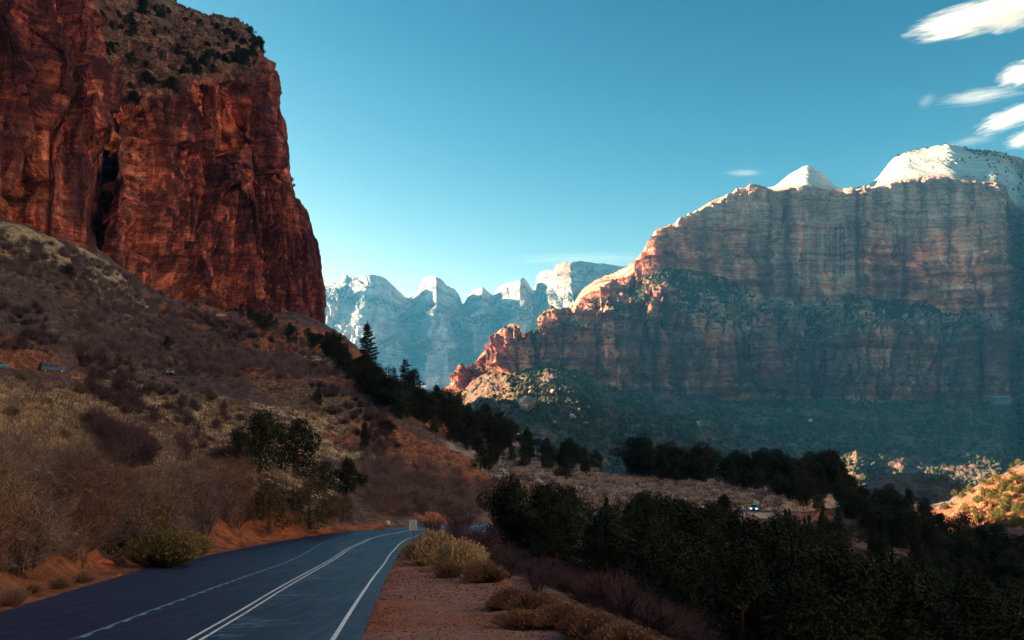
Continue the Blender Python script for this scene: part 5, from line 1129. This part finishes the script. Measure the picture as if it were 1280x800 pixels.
# ================================================================ VEHICLES
tyr = flat_mat("tyre_rubber", (.02, .02, .02), .8); rim_ = flat_mat("rim_alloy", (.35, .37, .4), .35, .5, .8); gls = flat_mat("dark_glass", (.010, .022, .032), .35, .25); lgt = flat_mat("headlight_lens", (.75, .85, .95), .15, .8); lit = flat_mat("lit_headlight", (1, 1, 1), .2, .5, 0, 2.5); red_l = flat_mat("tail_light", (.35, .02, .015), .2, .6); plt = flat_mat("number_plate", (.7, .68, .62), .5)
def vehicle(name, label, cat, loc, rz, paint, L=4.8, Wd=1.9, H=1.8, kind='suv', lights=False, tilt=0):
    r = bpy.data.objects.new(name, None); COL.objects.link(r); r.location = loc; r.rotation_euler = (0, tilt, rz); r['label'] = label; r['category'] = cat
    h2 = Wd/2
    if kind == 'suv': prf = [(-L/2, .42), (-L/2, .95), (-L/2+.05, 1.05), (-L/2+.22, H-.06), (-L/2+.5, H), (L*.10, H), (L*.16, H-.08), (L*.27, 1.12), (L/2-.12, 1.0), (L/2, .82), (L/2, .42)]
    else: prf = [(-L/2, .38), (-L/2, .85), (-L/2+.12, .98), (-L/2+.75, H-.12), (-L/2+1.2, H), (L*.08, H), (L*.15, H-.05), (L*.30, .98), (L/2-.2, .86), (L/2, .66), (L/2, .38)]
    def body(b):
        rows = []
        for y_, ins, zc in ((-h2, 1, 0), (-h2+.06, 0, 0), (h2-.06, 0, 0), (h2, 1, 0)):
            vs = []
            for (x, z_) in prf:
                tum = max(0, (z_-1.0))*.22; yy = (abs(y_)-tum)*(1 if y_ > 0 else -1); zz = z_-(.03 if ins and z_ > 1.2 else 0); vs.append(b.verts.new((x*(.995 if ins else 1), yy, zz)))
            rows.append(vs)
        for a, c in zip(rows[:-1], rows[1:]):
            for k in range(len(prf)): k2 = (k+1) % len(prf); b.faces.new((a[k], a[k2], c[k2], c[k]))
        b.faces.new(rows[0][::-1]); b.faces.new(rows[-1]); bmesh.ops.recalc_face_normals(b, faces=b.faces)
    link("body", bm_mesh("body", body, paint), r)
    tb = .22; zt, zb = H-.14, 1.08
    def side(x0, x1, x2, x3, sgn):
        def f(b):
            y0 = (h2-(zb-1)*tb+.006)*sgn; y1 = (h2-(zt-1)*tb+.006)*sgn
            vs = [b.verts.new(q) for q in ((x0, y0, zb), (x1, y0, zb), (x2, y1, zt), (x3, y1, zt))]; g = b.faces.new(vs); e = bmesh.ops.extrude_face_region(b, geom=[g]); bmesh.ops.translate(b, verts=[v for v in e['geom'] if isinstance(v, bmesh.types.BMVert)], vec=(0, -.02*sgn, 0)); bmesh.ops.recalc_face_normals(b, faces=b.faces)
        return f
    xr, xf = prf[3][0]+.12, prf[6][0]-.05
    for sgn in (-1, 1):
        m1 = xr+(xf-xr)*.36; m2 = xr+(xf-xr)*.70
        for a0, a1, a2, a3 in ((xr-.08, m1-.04, m1-.04, xr+.05), (m1+.04, m2-.04, m2-.04, m1+.04), (m2+.04, xf+.28, xf-.02, m2+.04)): link("side_window", bm_mesh("side_window", side(a0, a1, a2, a3, sgn), gls), r)
    def slope(xa, za, xb, zb_, dx):
        def f(b):
            ya, yb = h2-max(0, za-1)*tb-.1, h2-max(0, zb_-1)*tb-.1
            vs = [b.verts.new(q) for q in ((xa+dx, -ya, za), (xa+dx, ya, za), (xb+dx, yb, zb_), (xb+dx, -yb, zb_))]; g = b.faces.new(vs); e = bmesh.ops.extrude_face_region(b, geom=[g]); bmesh.ops.translate(b, verts=[v for v in e['geom'] if isinstance(v, bmesh.types.BMVert)], vec=(-dx*1.5, 0, 0)); bmesh.ops.recalc_face_normals(b, faces=b.faces)
        return f
    link("windscreen", bm_mesh("windscreen", slope(prf[7][0]-.04, prf[7][1]+.06, prf[6][0]+.02, prf[6][1]-.03, .02), gls), r)
    link("rear_window", bm_mesh("rear_window", slope(prf[2][0]+.02, prf[2][1]+.10, prf[3][0]-.01, prf[3][1]-.10, -.02), gls), r)
    for sx in (L/2-.85, -L/2+.85):
        for sy in (-1, 1):
            def cyl(rad, wd, y0, seg=20):
                return lambda b: (bmesh.ops.create_cone(b, cap_ends=True, segments=seg, radius1=rad, radius2=rad*.97, depth=wd, matrix=Matrix.Translation((0, y0*sy, 0)) @ Matrix.Rotation(math.pi/2, 4, 'X')))
            w_ = link("wheel", bm_mesh("wheel", cyl(.35, .24, 0), tyr), r, (sx, sy*(h2-.10), .35)); link("rim", bm_mesh("rim", cyl(.21, .03, .12, 14), rim_), w_)
    for sy in (-1, 1):
        link("headlight", bm_mesh("headlight", lambda b: box(b, L/2-.06, L/2+.015, sy*h2*.72-.2, sy*h2*.72+.2, .70, .86, .02), lit if lights else lgt), r)
        link("tail_light", bm_mesh("tail_light", lambda b: box(b, -L/2-.015, -L/2+.05, sy*(h2-.16)-.1, sy*(h2-.16)+.1, .85, 1.15, .02), red_l), r)
        link("mirror", bm_mesh("mirror", lambda b: box(b, xf+.1, xf+.28, sy*(h2+.10)-.09, sy*(h2+.10)+.09, 1.05, 1.2, .03), paint), r)
    link("bumper", bm_mesh("bumper", lambda b: box(b, L/2-.1, L/2+.05, -h2*.92, h2*.92, .40, .62, .04), tyr), r); link("rear_bumper", bm_mesh("rear_bumper", lambda b: box(b, -L/2-.05, -L/2+.1, -h2*.92, h2*.92, .40, .62, .04), tyr), r)
    link("grille", bm_mesh("grille", lambda b: box(b, L/2-.04, L/2+.012, -.38, .38, .66, .84, .01), tyr), r); link("number_plate", bm_mesh("number_plate", lambda b: box(b, -L/2-.03, -L/2+.02, -.26, .26, .70, .84), plt), r)
    return r
def paint(name, col): 
    m = flat_mat(name, col, .4, .3); m.node_tree.nodes["Principled BSDF"].inputs["Coat Weight"].default_value = .15; return m
def path_at(P3, px):
    qx, qy = proj(P3); k = int(np.argmin(np.abs(qx-px))); t = P3[min(k+2, len(P3)-1)]-P3[max(k-2, 0)]; return Vector(P3[k])+Vector((0, 0, .03)), math.atan2(t[1], t[0])
bl = paint("deep_blue_paint", (.008, .08, .24)); wh = paint("silver_white_paint", (.55, .62, .68)); tl = paint("teal_paint", (.02, .30, .48))
q, a = path_at(UPD, 67); q.z += 0; vehicle("parked_van", "dark blue van with light side windows on the upper road", "van", q, a-.55, bl, 5.2, 1.95, 1.95)
q, a = path_at(UPD, 212); vehicle("parked_car", "pale silver car among leafless shrubs on the upper road", "car", q, a+math.pi+.3, wh, 4.6, 1.85, 1.6, 'car')
q, a = path_at(UPD, -4); vehicle("parked_car", "blue car cut off by the left edge on the upper road", "car", q, a-.2, tl, 4.7, 1.9, 1.75)
q, a = path_at(LOWD, 945); vehicle("parked_car", "dark blue car with lit headlights among the junipers", "car", q, -math.pi/2-.35, tl, 4.7, 1.95, 1.75, 'suv', True)
for px, py, lb in ((262, 396, "tiny pale blue car at the cliff foot, left of two"), (277, 399, "tiny pale blue car at the cliff foot, right of two")):
    p = hit(px, py)
    if p: vehicle("parked_car", lb, "car", p+Vector((0, 0, .9)), .2, wh if px > 270 else tl, 4.4, 1.8, 1.5, 'car')

# ================================================================ CLOUDS
cm = bpy.data.materials.new("cloud_vapour"); cm.use_nodes = True; n = cm.node_tree; n.nodes.clear()
tc = N(n, "TexCoord"); v = n.nodes.new("ShaderNodeVolumePrincipled"); o_ = n.nodes.new("ShaderNodeOutputMaterial")
gr = N(n, "VectorMath", operation='LENGTH'); n.links.new(tc.outputs["Object"], gr.inputs[0])
mp = N(n, "Mapping"); mp.inputs["Scale"].default_value = (1.2, 2.0, 2.6); n.links.new(tc.outputs["Object"], mp.inputs[0]); oi = N(n, "ObjectInfo"); n.links.new(mth(n, 'MULTIPLY', oi.outputs["Random"], 20), mp.inputs["Location"])
tx = N(n, "TexNoise"); tx.inputs["Scale"].default_value = 1.6; tx.inputs["Detail"].default_value = 8; tx.inputs["Roughness"].default_value = .62; tx.inputs["Distortion"].default_value = .5; n.links.new(mp.outputs[0], tx.inputs["Vector"])
dn = mth(n, 'SUBTRACT', mth(n, 'ADD', mth(n, 'MULTIPLY', tx.outputs[0], 1.5), .16), gr.outputs["Value"])
dn = N(n, "Math", operation='MULTIPLY', use_clamp=True); dn.inputs[1].default_value = 1.3
sb = mth(n, 'SUBTRACT', mth(n, 'ADD', mth(n, 'MULTIPLY', tx.outputs[0], 2.8), -.45), gr.outputs["Value"]); n.links.new(sb, dn.inputs[0])
oa = N(n, "Attribute", attribute_type='OBJECT', attribute_name="thick")
n.links.new(mth(n, 'MULTIPLY', dn.outputs[0], oa.outputs["Fac"]), v.inputs["Density"]); v.inputs["Color"].default_value = (1, 1, 1, 1); v.inputs["Anisotropy"].default_value = 0
n.links.new(v.outputs[0], o_.inputs["Volume"])
V, F = ico_rock(1, 3, 0, (1, 1, 1)); 
bm = bmesh.new(); bmesh.ops.create_icosphere(bm, subdivisions=3, radius=1.15); V = np.array([w_.co[:] for w_ in bm.verts]); F = np.array([[w_.index for w_ in f_.verts] for f_ in bm.faces]); bm.free()
cme = mesh_np("cloud", V, F, cm, True)
for px, py, w_, h_, rot, th, lb in [(1215,24,140,27,-14,.012,"large white streaming cloud at the top right corner"),(1275,14,80,28,-20,.012,"thick end of the large cloud cut by the right edge"),(1278,92,52,21,-10,.010,"white cloud at the right edge, second from the top"),(1225,120,95,14,-8,.004,"thin wispy cloud under the second cloud"),(1158,126,22,12,-35,.0012,"tiny cloud wisp left of the thin cloud"),
        (1264,147,80,19,-20,.010,"slanting white cloud near the right edge above the mesa"),(1283,173,48,16,-15,.009,"small white cloud touching the right edge lowest of all"),(1215,176,60,10,-10,.002,"faint veil of cloud just over the domed summit"),(930,216,46,7,0,.004,"thin isolated cloud streak left of the pointed summit"),(740,324,190,14,0,.0012,"long faint cloud bank low over the far peaks")]:
    D = 9000; p = Vector(Wp(px, py, D)); s_ = D/FP
    if p.z < 1100: D = 20000; p = Vector(Wp(px, py, D)); s_ = D/FP
    o = link("cloud", cme, None, p, label=lb, category="cloud", thick=th*.6*9000/D); o.scale = (w_*s_*.62, h_*s_*1.1, h_*s_*.75); o.rotation_euler = (0, math.radians(rot), 0)
# ================================================================ AIR
hm = bpy.data.materials.new("haze"); hm.use_nodes = True; n = hm.node_tree; n.nodes.clear()
v = n.nodes.new("ShaderNodeVolumePrincipled"); v.inputs["Density"].default_value = HAZE; v.inputs["Color"].default_value = (.10, .50, .95, 1); v.inputs["Anisotropy"].default_value = .2
o_ = n.nodes.new("ShaderNodeOutputMaterial"); n.links.new(v.outputs[0], o_.inputs["Volume"])
bx = np.array([(x, y, z) for x in (-15000, 15000) for y in (-15000, 15000) for z in (-95, 1010)], float)
link("haze", mesh_np("haze", bx, np.array([(0,1,3,2),(4,6,7,5),(0,4,5,1),(2,3,7,6),(0,2,6,4),(1,5,7,3)]), hm), kind="stuff")
